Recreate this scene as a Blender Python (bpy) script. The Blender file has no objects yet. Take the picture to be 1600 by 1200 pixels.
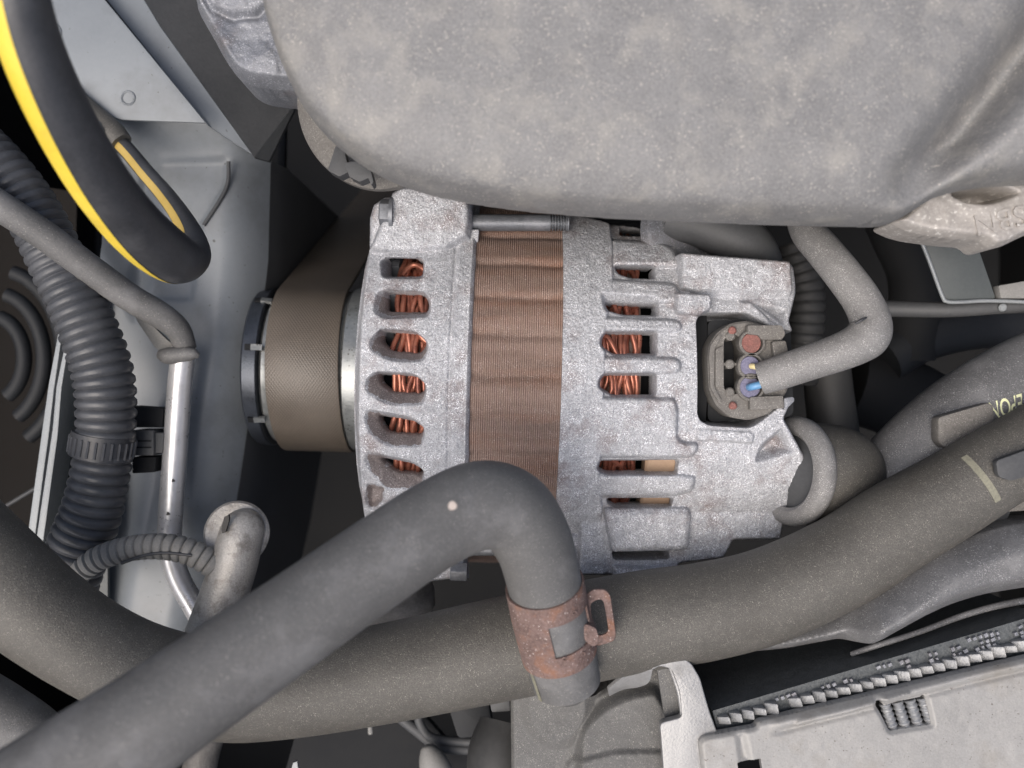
import bpy, bmesh, math, random
import numpy as np
from mathutils import Vector, Matrix
random.seed(7); np.random.seed(7)

# ------------------------------------------------------------------ camera, sky, sun, exposure
S = 0.0002            # metres per unit; lengths below are in fifths of a millimetre
H = 1386.0            # camera height above the top of the alternator
scene = bpy.context.scene
COL = scene.collection
cd = bpy.data.cameras.new("camera"); cam = bpy.data.objects.new("camera", cd); COL.objects.link(cam)
cam.location = (0, 0, H*S); cam.rotation_euler = (0, 0, 0)
cd.sensor_width = 36; cd.lens = 36*H/1600
cd.clip_start = 0.004; cd.clip_end = 20
cd.dof.use_dof = True; cd.dof.focus_distance = (H+20)*S; cd.dof.aperture_fstop = 10.0
scene.camera = cam
world = bpy.data.worlds.new("World"); scene.world = world; world.use_nodes = True
wn = world.node_tree.nodes; wn.clear()
sky = wn.new('ShaderNodeTexSky'); sky.sky_type = 'NISHITA'; sky.sun_disc = False
SUN_EL, SUN_AZ = math.radians(66), math.radians(228)     # light comes from the front of the car (bottom of the picture)
sky.sun_elevation = SUN_EL; sky.sun_rotation = SUN_AZ
sky.air_density = 1.0; sky.dust_density = 7.0; sky.ozone_density = 1.0
bg = wn.new('ShaderNodeBackground'); bg.inputs[1].default_value = 0.10
wo = wn.new('ShaderNodeOutputWorld')
world.node_tree.links.new(sky.outputs[0], bg.inputs[0]); world.node_tree.links.new(bg.outputs[0], wo.inputs[0])
sl = bpy.data.lights.new("sun", 'SUN'); sl.energy = 1.5; sl.angle = math.radians(55); sl.color = (1.0, .985, .965)
so = bpy.data.objects.new("sun", sl); COL.objects.link(so)
sdir = Vector((math.sin(SUN_AZ)*math.cos(SUN_EL), math.cos(SUN_AZ)*math.cos(SUN_EL), math.sin(SUN_EL)))
so.rotation_euler = sdir.to_track_quat('Z', 'Y').to_euler(); so.location = (0, 0, 1)
scene.view_settings.view_transform = 'Standard'; scene.view_settings.look = 'None'
scene.view_settings.gamma = 1; scene.view_settings.exposure = 0.52
scene.render.engine = 'CYCLES'
scene.cycles.max_bounces = 6; scene.cycles.diffuse_bounces = 3; scene.cycles.glossy_bounces = 3
scene.cycles.use_denoising = True

# ------------------------------------------------------------------ materials
MATS = {}
def mat(name, c1, c2, big=60, fine=1500, finemix=.5, rough=.7, metal=0.0, bump=.15, bumpscale=None,
        speck=None, speck_amt=.0, speck_scale=700, stain=None, stain_amt=0.0, stain_scale=40, stretch=(1, 1, 1), spec=.5, coat=0.0, dist=.0004, bstretch=None):
    m = bpy.data.materials.new(name); m.use_nodes = True
    nt = m.node_tree; N = nt.nodes; L = nt.links; N.clear()
    out = N.new('ShaderNodeOutputMaterial'); b = N.new('ShaderNodeBsdfPrincipled'); L.new(b.outputs[0], out.inputs[0])
    tc = N.new('ShaderNodeTexCoord'); mp = N.new('ShaderNodeMapping'); mp.inputs['Scale'].default_value = stretch
    L.new(tc.outputs['Object'], mp.inputs[0])
    mb_ = N.new('ShaderNodeMapping'); mb_.inputs['Scale'].default_value = bstretch or stretch; L.new(tc.outputs['Object'], mb_.inputs[0])
    def noise(scale, detail=3, rough_=.6, mp=mp):
        n = N.new('ShaderNodeTexNoise'); n.inputs['Scale'].default_value = scale; n.inputs['Detail'].default_value = detail
        n.inputs['Roughness'].default_value = rough_; L.new(mp.outputs[0], n.inputs['Vector']); return n
    def ramp(src, a, c, o=0):
        r = N.new('ShaderNodeMapRange'); r.inputs[1].default_value = a; r.inputs[2].default_value = c; L.new(src.outputs[o], r.inputs[0]); return r
    nb = noise(big, 4, .6, mb_); nf = noise(fine, 2, .7)
    rb = ramp(nb, .3, .7); rf = ramp(nf, .25, .75)
    mx = N.new('ShaderNodeMix'); mx.data_type = 'FLOAT'; mx.inputs[0].default_value = finemix
    L.new(rb.outputs[0], mx.inputs[2]); L.new(rf.outputs[0], mx.inputs[3])
    cm = N.new('ShaderNodeMix'); cm.data_type = 'RGBA'; L.new(mx.outputs[0], cm.inputs[0])
    cm.inputs[6].default_value = (*c1, 1); cm.inputs[7].default_value = (*c2, 1)
    col = cm
    if stain:
        ns = noise(stain_scale, 5, .65, mb_); rs = ramp(ns, .5, .72)
        mu = N.new('ShaderNodeMath'); mu.operation = 'MULTIPLY'; mu.inputs[1].default_value = stain_amt; L.new(rs.outputs[0], mu.inputs[0])
        c = N.new('ShaderNodeMix'); c.data_type = 'RGBA'; L.new(mu.outputs[0], c.inputs[0]); L.new(col.outputs[2], c.inputs[6]); c.inputs[7].default_value = (*stain, 1)
        col = c
    if speck:
        v = noise(speck_scale, 1, .5)
        r = ramp(v, .70-speck_amt*.55, .75-speck_amt*.55)
        v2 = noise(speck_scale*.13, 2); r2 = ramp(v2, .35, .65)
        mu = N.new('ShaderNodeMath'); mu.operation = 'MULTIPLY'; L.new(r.outputs[0], mu.inputs[0]); L.new(r2.outputs[0], mu.inputs[1])
        c = N.new('ShaderNodeMix'); c.data_type = 'RGBA'; L.new(mu.outputs[0], c.inputs[0]); L.new(col.outputs[2], c.inputs[6]); c.inputs[7].default_value = (*speck, 1)
        col = c
    L.new(col.outputs[2], b.inputs['Base Color'])
    rr = N.new('ShaderNodeMapRange'); rr.inputs[3].default_value = max(.05, rough-.12); rr.inputs[4].default_value = min(1, rough+.12)
    L.new(mx.outputs[0], rr.inputs[0]); L.new(rr.outputs[0], b.inputs['Roughness'])
    b.inputs['Metallic'].default_value = metal
    b.inputs['Specular IOR Level'].default_value = spec
    b.inputs['Coat Weight'].default_value = coat
    if bump:
        nbp = noise(bumpscale or fine*.8, 3, .65)
        bp = N.new('ShaderNodeBump'); bp.inputs['Strength'].default_value = bump; bp.inputs['Distance'].default_value = dist
        L.new(nbp.outputs[0], bp.inputs['Height']); L.new(bp.outputs[0], b.inputs['Normal'])
    MATS[name] = m
    return m

M_CAST = mat('cast_aluminium', (.16, .163, .175), (.60, .61, .64), big=90, fine=2300, finemix=.78, rough=.55, metal=.15, bump=.85, bumpscale=1700,
             speck=(.84, .85, .88), speck_amt=.26, speck_scale=2800, stain=(.17, .12, .11), stain_amt=.75, stain_scale=85)
M_CASTD = mat('cast_aluminium_dull', (.12, .125, .14), (.33, .34, .365), big=80, fine=2000, finemix=.55, rough=.48, metal=.3, bump=.5, bumpscale=1500,
             speck=(.55, .56, .6), speck_amt=.15, speck_scale=2400, stain=(.16, .11, .09), stain_amt=.5, stain_scale=50)
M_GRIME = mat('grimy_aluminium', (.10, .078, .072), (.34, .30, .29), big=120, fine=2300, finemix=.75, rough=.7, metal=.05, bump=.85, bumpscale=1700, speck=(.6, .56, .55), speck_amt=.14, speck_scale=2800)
M_STATOR = mat('stator_laminations', (.115, .076, .058), (.33, .235, .195), big=110, fine=1900, finemix=.42, rough=.6, metal=.1, bump=.3, bumpscale=2200,
             speck=(.52, .44, .4), speck_amt=.15, speck_scale=3400, stain=(.24, .105, .055), stain_amt=.65, stain_scale=70, bstretch=(.16, 1, 1))
M_COPPER = mat('enamelled_copper', (.20, .06, .042), (.50, .205, .135), big=150, fine=900, finemix=.3, rough=.32, metal=.6, bump=.05, stain=(.08, .03, .027), stain_amt=.85, stain_scale=110)
M_TAN = mat('tan_insulator', (.33, .22, .15), (.45, .32, .22), big=60, fine=900, rough=.5, bump=.05)
M_BOLT = mat('zinc_steel', (.10, .108, .12), (.22, .23, .25), big=150, fine=1500, finemix=.5, rough=.45, metal=.4, bump=.25, stain=(.36, .36, .38), stain_amt=.4, stain_scale=180)
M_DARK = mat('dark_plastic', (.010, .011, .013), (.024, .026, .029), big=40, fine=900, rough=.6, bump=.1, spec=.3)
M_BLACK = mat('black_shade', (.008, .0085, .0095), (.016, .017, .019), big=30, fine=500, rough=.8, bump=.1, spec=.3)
M_DARKG = mat('dark_grey_plastic_and_shade', (.045, .047, .05), (.085, .087, .09), big=40, fine=900, rough=.6, bump=.15)  # also carries painted-in shade on the rail and beam sides
M_COVER = mat('dusty_cover_plastic', (.125, .125, .127), (.255, .253, .25), big=110, fine=1500, finemix=.65, rough=.58, bump=.5, bumpscale=900,
             speck=(.38, .36, .325), speck_amt=.14, speck_scale=1600, stain=(.33, .315, .285), stain_amt=.6, stain_scale=75)
M_HOSE1 = mat('dusty_rubber_grey', (.085, .085, .085), (.16, .158, .156), big=55, fine=1500, finemix=.55, rough=.6, bump=.3, bumpscale=1300,
             speck=(.27, .26, .245), speck_amt=.11, speck_scale=2400, stain=(.205, .205, .208), stain_amt=.8, stain_scale=55)
M_HOSE2 = mat('sandy_rubber', (.045, .042, .037), (.135, .128, .114), big=45, fine=2400, finemix=.7, rough=.55, bump=.45, bumpscale=2000,
             speck=(.36, .335, .295), speck_amt=.12, speck_scale=4200, stain=(.06, .054, .046), stain_amt=.5, stain_scale=30)
M_RUBD = mat('dark_rubber', (.026, .027, .031), (.062, .064, .07), big=60, fine=1100, finemix=.45, rough=.45, bump=.2, stain=(.105, .107, .113), stain_amt=.6, stain_scale=50)
M_CONDUIT = mat('conduit_plastic', (.04, .043, .049), (.08, .083, .091), big=70, fine=1500, finemix=.4, rough=.42, bump=.15, stain=(.11, .112, .117), stain_amt=.6, stain_scale=80)
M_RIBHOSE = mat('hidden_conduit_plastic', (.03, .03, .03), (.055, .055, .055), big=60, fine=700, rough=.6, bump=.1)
M_LOOM = mat('dusty_loom_plastic', (.16, .157, .15), (.28, .275, .262), big=90, fine=1800, finemix=.55, rough=.7, bump=.3)
M_SLEEVE = mat('dusty_sleeve', (.115, .112, .110), (.285, .28, .275), big=60, fine=2400, finemix=.65, rough=.55, bump=.45, bumpscale=2000,
             speck=(.5, .49, .47), speck_amt=.18, speck_scale=3300)
M_CONN = mat('dusty_connector', (.085, .078, .07), (.21, .20, .185), big=90, fine=1500, finemix=.6, rough=.7, bump=.3, speck=(.38, .36, .33), speck_amt=.14, speck_scale=3200)
M_SEALR = mat('red_seal', (.13, .045, .038), (.34, .155, .13), big=200, fine=1900, finemix=.8, rough=.75, bump=.6, stain=(.12, .07, .06), stain_amt=.6, stain_scale=200)
M_SEALP = mat('purple_seal', (.10, .098, .165), (.24, .232, .32), big=200, fine=2200, finemix=.8, rough=.75, bump=.4)
M_BLUE = mat('blue_wire', (.10, .26, .48), (.16, .34, .56), rough=.4, bump=0)
M_CREAM = mat('cream_wire', (.75, .62, .30), (.85, .74, .42), rough=.4, bump=0)
M_YEL = mat('yellow_stripe', (.72, .52, .05), (.85, .64, .09), big=60, fine=900, finemix=.4, rough=.5, bump=.08, stain=(.42, .31, .07), stain_amt=.45, stain_scale=70)
M_YELD = mat('dusty_yellow_stripe', (.38, .26, .06), (.5, .36, .11), big=60, fine=700, finemix=.3, rough=.6, bump=.05)
M_PAINT = mat('blue_grey_paint', (.18, .197, .213), (.23, .25, .268), big=25, fine=600, finemix=.25, rough=.42, bump=.04, stain=(.125, .132, .136), stain_amt=.65, stain_scale=32,
              speck=(.07, .07, .07), speck_amt=-.045, speck_scale=620)
M_PAINTD = mat('grey_green_paint', (.055, .063, .064), (.085, .095, .096), big=30, fine=900, finemix=.4, rough=.5, bump=.1)
M_EDGE = mat('galvanised_edge', (.19, .205, .215), (.33, .35, .36), big=60, fine=1500, finemix=.5, rough=.5, metal=.2, bump=.3)
M_PIPE = mat('bare_aluminium_pipe', (.60, .60, .61), (.72, .72, .73), big=90, fine=900, finemix=.4, rough=.33, metal=.5, bump=.06, stain=(.4, .39, .37), stain_amt=.4, stain_scale=120)
M_PIPE2 = mat('weathered_pipe', (.24, .225, .205), (.56, .54, .51), big=110, fine=2000, finemix=.6, rough=.42, metal=.35, bump=.5, bumpscale=1300, stain=(.10, .085, .07), stain_amt=.8, stain_scale=150)
M_PULLEY = mat('pulley_steel', (.035, .04, .048), (.085, .095, .115), big=80, fine=1500, finemix=.4, rough=.34, metal=.6, bump=.1)
M_PULLEYS = mat('worn_pulley_steel', (.2, .21, .21), (.38, .39, .38), big=120, fine=700, finemix=.5, rough=.35, metal=.65, bump=.1, speck=(.08, .07, .06), speck_amt=.1, speck_scale=900)
M_RUST = mat('rusted_steel', (.08, .048, .04), (.27, .19, .172), big=160, fine=1300, finemix=.5, rough=.8, metal=.1, bump=1.0, bumpscale=800,
             speck=(.5, .43, .4), speck_amt=.08, speck_scale=1500, stain=(.25, .10, .04), stain_amt=.7, stain_scale=150)
M_TANK = mat('tank_plastic', (.07, .069, .067), (.165, .163, .158), big=60, fine=2200, finemix=.6, rough=.7, bump=.4, speck=(.34, .33, .3), speck_amt=.14, speck_scale=3200)
M_RAD = mat('weathered_radiator_plate', (.25, .245, .235), (.37, .365, .355), big=40, fine=1500, finemix=.5, rough=.55, metal=.15, bump=.3, bumpscale=900, stain=(.20, .18, .15), stain_amt=.7, stain_scale=42, speck=(.12, .1, .09), speck_amt=.02, speck_scale=1100)
M_FIN = mat('radiator_fins', (.20, .205, .21), (.37, .375, .38), big=120, fine=1800, finemix=.5, rough=.42, metal=.35, bump=.4)
M_STRAP = mat('bright_strap', (.24, .24, .24), (.37, .37, .37), big=80, fine=1800, finemix=.5, rough=.42, metal=.4, bump=.3, stain=(.16, .155, .148), stain_amt=.6, stain_scale=90)
M_DUCT = mat('scuffed_duct', (.07, .07, .072), (.19, .19, .193), big=60, fine=2000, finemix=.6, rough=.42, bump=.35, speck=(.42, .42, .42), speck_amt=.14, speck_scale=3000, stain=(.33, .33, .33), stain_amt=.5, stain_scale=45)
M_PRINT = mat('yellow_print', (.80, .82, .45), (.9, .9, .6), rough=.6, bump=0)
M_PAINTMARK = mat('pale_paint_mark', (.15, .145, .11), (.30, .29, .22), big=200, fine=1500, finemix=.7, rough=.7, bump=.2)
M_SPLASH = mat('pale_speck', (.42, .36, .32), (.5, .44, .4), rough=.8, bump=0)
M_INK = mat('black_ink', (.03, .03, .03), (.06, .055, .05), fine=900, rough=.7, bump=0)
M_CASTW = mat('warm_casting', (.28, .258, .238), (.50, .475, .445), big=60, fine=900, finemix=.5, rough=.5, metal=.2, bump=.4, bumpscale=600, speck=(.7, .68, .64), speck_amt=.12, speck_scale=900)
M_CORE = mat('radiator_core', (.035, .04, .042), (.12, .13, .135), big=300, fine=1500, finemix=.7, rough=.5, bump=.6, bumpscale=900)
M_DARKMET = mat('dark_mottled_metal', (.05, .047, .043), (.17, .16, .15), big=140, fine=1200, finemix=.4, rough=.6, metal=.2, bump=.4)
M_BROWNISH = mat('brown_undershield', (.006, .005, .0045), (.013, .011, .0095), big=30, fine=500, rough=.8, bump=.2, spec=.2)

def belt_material():
    m = bpy.data.materials.new('woven_belt_back'); m.use_nodes = True
    nt = m.node_tree; N = nt.nodes; L = nt.links; b = N['Principled BSDF']
    tc = N.new('ShaderNodeTexCoord')
    w = []
    for ang, sc in ((.62, 620), (-.62, 620)):
        mp = N.new('ShaderNodeMapping'); mp.inputs['Rotation'].default_value = (0, 0, ang); L.new(tc.outputs['UV'], mp.inputs[0])
        wv = N.new('ShaderNodeTexWave'); wv.inputs['Scale'].default_value = sc*.55; wv.inputs['Distortion'].default_value = 1.2; wv.inputs['Detail'].default_value = 2
        L.new(mp.outputs[0], wv.inputs[0]); w.append(wv)
    mu = N.new('ShaderNodeMath'); mu.operation = 'MULTIPLY'; L.new(w[0].outputs[1], mu.inputs[0]); L.new(w[1].outputs[1], mu.inputs[1])
    n = N.new('ShaderNodeTexNoise'); n.inputs['Scale'].default_value = 70; L.new(tc.outputs['Object'], n.inputs[0])
    c = N.new('ShaderNodeMix'); c.data_type = 'RGBA'; L.new(n.outputs[0], c.inputs[0]); c.inputs[6].default_value = (.085, .07, .056, 1); c.inputs[7].default_value = (.14, .118, .096, 1)
    L.new(c.outputs[2], b.inputs['Base Color']); b.inputs['Roughness'].default_value = .36
    bp = N.new('ShaderNodeBump'); bp.inputs['Strength'].default_value = .3; bp.inputs['Distance'].default_value = .0004
    L.new(mu.outputs[0], bp.inputs['Height']); L.new(bp.outputs[0], b.inputs['Normal'])
    return m
M_BELT = belt_material()

# ------------------------------------------------------------------ helpers
def W(px, py, z=0.0):
    k = (H-z)/H
    return np.array([(px-800)*k, (600-py)*k, z])

ORIGIN = {}
def thing(name, label, cat, loc, group=None):
    o = bpy.data.objects.new(name, None); COL.objects.link(o); o.empty_display_size = .01
    o.location = [c*S for c in loc]; o['label'] = label; o['category'] = cat
    if group: o['group'] = group
    ORIGIN[o.name] = np.array(loc, float)
    return o
def tag(o, label, cat, group=None):
    o['label'] = label; o['category'] = cat
    if group: o['group'] = group
    return o
def obj(name, V, F, m, parent=None, smooth=True, angle=38, bevel=0, kind=None, uv=None, loc=None, segs=2):
    V = np.asarray(V, float)
    if parent is not None: org = ORIGIN[parent.name]
    elif loc is not None: org = np.array(loc, float)
    else: org = np.array([(V[:, 0].min()+V[:, 0].max())/2, (V[:, 1].min()+V[:, 1].max())/2, V[:, 2].min()])
    me = bpy.data.meshes.new(name)
    me.from_pydata(((V-org)*S).tolist(), [], [tuple(int(i) for i in f) for f in F])
    if bevel:
        bm = bmesh.new(); bm.from_mesh(me)
        bmesh.ops.recalc_face_normals(bm, faces=bm.faces)
        ed = [e for e in bm.edges if len(e.link_faces) == 2 and e.calc_face_angle(0) > math.radians(30)]
        bmesh.ops.bevel(bm, geom=ed, offset=bevel*S, segments=segs, affect='EDGES', clamp_overlap=True, profile=.6)
        bm.to_mesh(me); bm.free()
    me.update()
    if uv is not None:
        ul = me.uv_layers.new(name='uv'); li = np.zeros(len(me.loops), int); me.loops.foreach_get('vertex_index', li)
        ul.data.foreach_set('uv', np.asarray(uv)[li].ravel())
    if smooth:
        me.polygons.foreach_set('use_smooth', [True]*len(me.polygons))
        me.set_sharp_from_angle(angle=math.radians(angle))
    me.materials.append(m)
    o = bpy.data.objects.new(name, me); COL.objects.link(o)
    if parent is not None:
        o.parent = parent; ORIGIN[o.name] = org
    else:
        o.location = [c*S for c in org]; ORIGIN[o.name] = org
    if kind: o['kind'] = kind
    return o

class MB:
    def __init__(s): s.V = []; s.F = []
    def add(s, V, F):
        k = len(s.V); s.V.extend([tuple(v) for v in V]); s.F.extend([tuple(i+k for i in f) for f in F]); return s
    def build(s, name, m, parent=None, **kw): return obj(name, s.V, s.F, m, parent, **kw)

def spline(P, n=12):
    P = np.asarray(P, float); out = []
    Q = np.vstack([2*P[0]-P[1], P, 2*P[-1]-P[-2]])
    for i in range(1, len(Q)-2):
        p0, p1, p2, p3 = Q[i-1], Q[i], Q[i+1], Q[i+2]
        for t in np.linspace(0, 1, n, endpoint=False):
            out.append(.5*((2*p1)+(-p0+p2)*t+(2*p0-5*p1+4*p2-p3)*t*t+(-p0+3*p1-3*p2+p3)*t**3))
    out.append(Q[-2]); return np.array(out)
def pxpath(P, n=12):
    """P rows: px, py, z, apparent radius -> world points and radii"""
    W_ = np.array([[*W(p[0], p[1], p[2]), p[3]*(H-p[2])/H] for p in P])
    return spline(W_, n)
def resample(C, step):
    d = np.r_[0, np.cumsum(np.linalg.norm(np.diff(C[:, :3], axis=0), axis=1))]
    n = max(2, int(d[-1]/step)); t = np.linspace(0, d[-1], n)
    return np.array([np.interp(t, d, C[:, k]) for k in range(C.shape[1])]).T, t
def frames(P):
    T = np.gradient(P, axis=0); T /= np.linalg.norm(T, axis=1)[:, None]
    up = np.array([0, 0, 1.0])
    if abs(T[0] @ up) > .95: up = np.array([0, 1.0, 0])
    n = up-T[0]*(up @ T[0]); n /= np.linalg.norm(n); Ns = [n]
    for i in range(1, len(P)):
        n = n-T[i]*(n @ T[i]); n /= np.linalg.norm(n); Ns.append(n)
    Ns = np.array(Ns); B = np.cross(T, Ns)
    return T, Ns, B
def tube_mesh(C, seg=28, mod=None, cap=True, squash=None, wob=0.0):
    P = C[:, :3]; R = C[:, 3].copy(); T, Nn, B = frames(P)
    a = np.linspace(0, 2*np.pi, seg, endpoint=False); V = []
    for i in range(len(P)):
        r = R[i]*(mod[i] if mod is not None else 1)
        sq = squash if squash else (1, 1)
        rr = r*(1+wob*np.sin(a*2+i*.05)+wob*.6*np.sin(a*3-i*.11))
        V.append(P[i]+(np.cos(a)*rr*sq[0])[:, None]*Nn[i]+(np.sin(a)*rr*sq[1])[:, None]*B[i])
    V = np.vstack(V).tolist(); F = []
    for i in range(len(P)-1):
        for j in range(seg):
            k = (j+1) % seg; F.append((i*seg+j, (i+1)*seg+j, (i+1)*seg+k, i*seg+k))
    if cap:
        F.append(tuple(range(seg))); F.append(tuple((len(P)-1)*seg+j for j in reversed(range(seg))))
    return V, F
def tube(name, pts, m, parent=None, n=12, seg=28, ribs=None, cap=True, step=None, squash=None, wob=0.0, raw=False, kind=None):
    C = np.asarray(pts, float) if raw else pxpath(pts, n)
    mod = None
    if ribs:
        pitch, depth, sharp = ribs
        C, t = resample(C, pitch/9)
        ph = (t % pitch)/pitch
        mod = 1-depth*np.clip((np.abs(ph-.5)*2-sharp)/(1-sharp), 0, 1)**1.3
    elif step: C, t = resample(C, step)
    V, F = tube_mesh(C, seg, mod, cap, squash, wob)
    return obj(name, V, F, m, parent, angle=50, kind=kind)

def rnd(P, r, n=5):
    P = [np.array(p, float) for p in P]; out = []
    for i in range(len(P)):
        a, b, c = P[i-1], P[i], P[(i+1) % len(P)]
        la, lc = np.linalg.norm(a-b), np.linalg.norm(c-b)
        d = min(r, la*.48, lc*.48); p, q = b+(a-b)/la*d, b+(c-b)/lc*d
        for t in np.linspace(0, 1, n): out.append((1-t)**2*p+2*t*(1-t)*b+t*t*q)
    return np.array(out)
def prism(pts, thick, direction=(0, 0, -1)):
    """closed slab: pts = world points of its top outline"""
    P = np.asarray(pts, float); Q = P+np.array(direction, float)*thick; n = len(P)
    ar = np.sum(P[:, 0]*np.roll(P[:, 1], -1)-np.roll(P[:, 0], -1)*P[:, 1])
    top = tuple(range(n)); bot = tuple(reversed(range(n, 2*n)))
    F = [top, bot]+[(i, i+n, (i+1) % n+n, (i+1) % n) for i in range(n)]
    if ar < 0: F = [tuple(reversed(f)) for f in F]
    return np.vstack([P, Q]), F
def slab(name, px, z, thick, m, parent=None, r=0, bevel=0, **kw):
    """px outline with one height or a height per corner"""
    zs = [z]*len(px) if np.isscalar(z) else z
    P = np.array([W(p[0], p[1], q) for p, q in zip(px, zs)])
    if r: P = rnd(P, r)
    V, F = prism(P, thick)
    return obj(name, V, F, m, parent, bevel=bevel, angle=35, **kw)
def box(c, sx, sy, sz, rot=0.0):
    V = []
    for dx, dy, dz in ((-1, -1, -1), (1, -1, -1), (1, 1, -1), (-1, 1, -1), (-1, -1, 1), (1, -1, 1), (1, 1, 1), (-1, 1, 1)):
        x, y = dx*sx/2, dy*sy/2
        V.append((c[0]+x*math.cos(rot)-y*math.sin(rot), c[1]+x*math.sin(rot)+y*math.cos(rot), c[2]+dz*sz/2))
    return V, [(0, 3, 2, 1), (4, 5, 6, 7), (0, 1, 5, 4), (1, 2, 6, 5), (2, 3, 7, 6), (3, 0, 4, 7)]
def lathe(prof, O, D, seg=64, a0=0, a1=2*math.pi, ref=(0, 0, 1), close=True, mod=None):
    """prof: (along, radius) pairs swept round the axis O + D"""
    D = np.array(D, float); D /= np.linalg.norm(D); u = np.array(ref, float); u = u-D*(u @ D); u /= np.linalg.norm(u); v = np.cross(D, u)
    full = abs(a1-a0-2*math.pi) < 1e-6
    A = np.linspace(a0, a1, seg, endpoint=not full); n = len(prof); V = []; F = []
    for j, a in enumerate(A):
        d = u*math.cos(a)+v*math.sin(a)
        for (s, r) in prof:
            rr = r*(mod(a, s) if mod else 1); V.append(O+D*s+d*rr)
    m_ = len(A)
    for j in range(m_ if full else m_-1):
        k = (j+1) % m_
        for i in range(n-1): F.append((j*n+i, j*n+i+1, k*n+i+1, k*n+i))
    return np.array(V), F
def sdpoly(P, X, Y):
    """signed distance, positive inside"""
    P = np.asarray(P, float)[:, :2]; d = np.full(X.shape, 1e18); s = np.ones(X.shape)
    n = len(P)
    for i in range(n):
        a, b = P[i], P[i-1]; ex, ey = b-a; wx, wy = X-a[0], Y-a[1]
        t = np.clip((wx*ex+wy*ey)/(ex*ex+ey*ey+1e-12), 0, 1)
        d = np.minimum(d, (wx-ex*t)**2+(wy-ey*t)**2)
        c1 = Y >= a[1]; c2 = Y < b[1]; c3 = ex*wy > ey*wx
        flip = (c1 & c2 & c3) | (~c1 & ~c2 & ~c3); s = np.where(flip, -s, s)
    return -s*np.sqrt(d)
def sstep(x, a, b):
    t = np.clip((x-a)/(b-a), 0, 1); return t*t*(3-2*t)
def vnoise(X, Y, sc, seed):
    rng = np.random.RandomState(seed); g = rng.rand(96, 96)
    x, y = X/sc+37.3, Y/sc+41.7; xi, yi = np.floor(x).astype(int), np.floor(y).astype(int); fx, fy = x-xi, y-yi
    fx, fy = fx*fx*(3-2*fx), fy*fy*(3-2*fy); g_ = lambda a, b: g[a % 96, b % 96]
    return (g_(xi, yi)*(1-fx)*(1-fy)+g_(xi+1, yi)*fx*(1-fy)+g_(xi, yi+1)*(1-fx)*fy+g_(xi+1, yi+1)*fx*fy)-.5
def blur(h, n=1):
    for _ in range(n):
        p = np.pad(h, 1, mode='edge'); h = (p[:-2, 1:-1]+p[2:, 1:-1]+p[1:-1, :-2]+p[1:-1, 2:]+4*p[1:-1, 1:-1])/8
    return h
def relief(name, bounds, res, func, m, parent=None, sd=None, skirt=40, nblur=1, angle=60, **kw):
    """a surface of real height over its outline sd (positive inside), its rim following the outline, with a side wall down from the rim"""
    x0, x1, y0, y1 = bounds
    xs = np.arange(x0, x1+res, res); ys = np.arange(y0, y1+res, res); X, Y = np.meshgrid(xs, ys)
    sv = sd(X, Y); gy, gx = np.gradient(sv, res); g = np.sqrt(gx*gx+gy*gy)+1e-6
    near = (sv <= 0) & (sv > -1.6*res)
    ins = sv > 0
    q = (ins[:-1, :-1] | ins[1:, :-1] | ins[:-1, 1:] | ins[1:, 1:])
    mv = np.where(ins, 0, np.clip(-sv+.25, 0, 2.2*res))
    X2, Y2 = X+gx/g*mv/np.maximum(g, .5), Y+gy/g*mv/np.maximum(g, .5)
    need = np.zeros(sv.shape, bool)
    for a in (slice(0, -1), slice(1, None)):
        for b in (slice(0, -1), slice(1, None)): need[a, b] |= q
    h = func(X2, Y2)
    for _ in range(nblur):
        w = need.astype(float); hp = np.where(need, h, 0)
        H_, W_ = blur(hp), blur(w); h = np.where(need, H_/np.maximum(W_, 1e-6), h)
    ny, nx = h.shape; idx = np.arange(ny*nx).reshape(ny, nx)
    F = np.stack([idx[:-1, :-1][q], idx[:-1, 1:][q], idx[1:, 1:][q], idx[1:, :-1][q]], 1)
    used = np.unique(F); rem = np.full(ny*nx, -1); rem[used] = np.arange(len(used))
    V = np.stack([X2.ravel(), Y2.ravel(), h.ravel()], 1)[used]; F = rem[F]
    E = np.concatenate([F[:, [0, 1]], F[:, [1, 2]], F[:, [2, 3]], F[:, [3, 0]]]); key = {}
    n = len(V); ek = E[:, 0].astype(np.int64)*n+E[:, 1]; rk = E[:, 1].astype(np.int64)*n+E[:, 0]
    be = E[~np.isin(ek, rk)]
    bv = np.unique(be); low = {int(v): n+k for k, v in enumerate(bv)}
    V = np.vstack([V, V[bv]-np.array([0, 0, skirt])])
    SF = [(int(b), int(a), low[int(a)], low[int(b)]) for a, b in be]
    return obj(name, V, F.tolist()+SF, m, parent, angle=angle, **kw)
def onsurf(P, hfun):
    out = []
    for (px, py) in P:
        z = -40.0
        for _ in range(25):
            w = W(px, py, z); z = .5*z+.5*float(hfun(np.array([w[0]]), np.array([w[1]]))[0])
        out.append(W(px, py, z))
    return np.array(out)
def text_mesh(name, s, size, m, parent, center, rot, extrude, shear=0.0):
    cu = bpy.data.curves.new(name, 'FONT'); cu.body = s; cu.size = size*S; cu.extrude = extrude*S; cu.offset = .012*size*S if extrude == 0 else 0; cu.align_x = 'CENTER'; cu.align_y = 'CENTER'; cu.shear = shear
    t = bpy.data.objects.new(name, cu); me = bpy.data.meshes.new_from_object(t); bpy.data.objects.remove(t)
    me.name = name; me.materials.clear(); me.materials.append(m)
    o = bpy.data.objects.new(name, me); COL.objects.link(o); o.parent = parent
    o.location = (np.array(center)-ORIGIN[parent.name])*S; o.rotation_euler = rot
    return o
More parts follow.
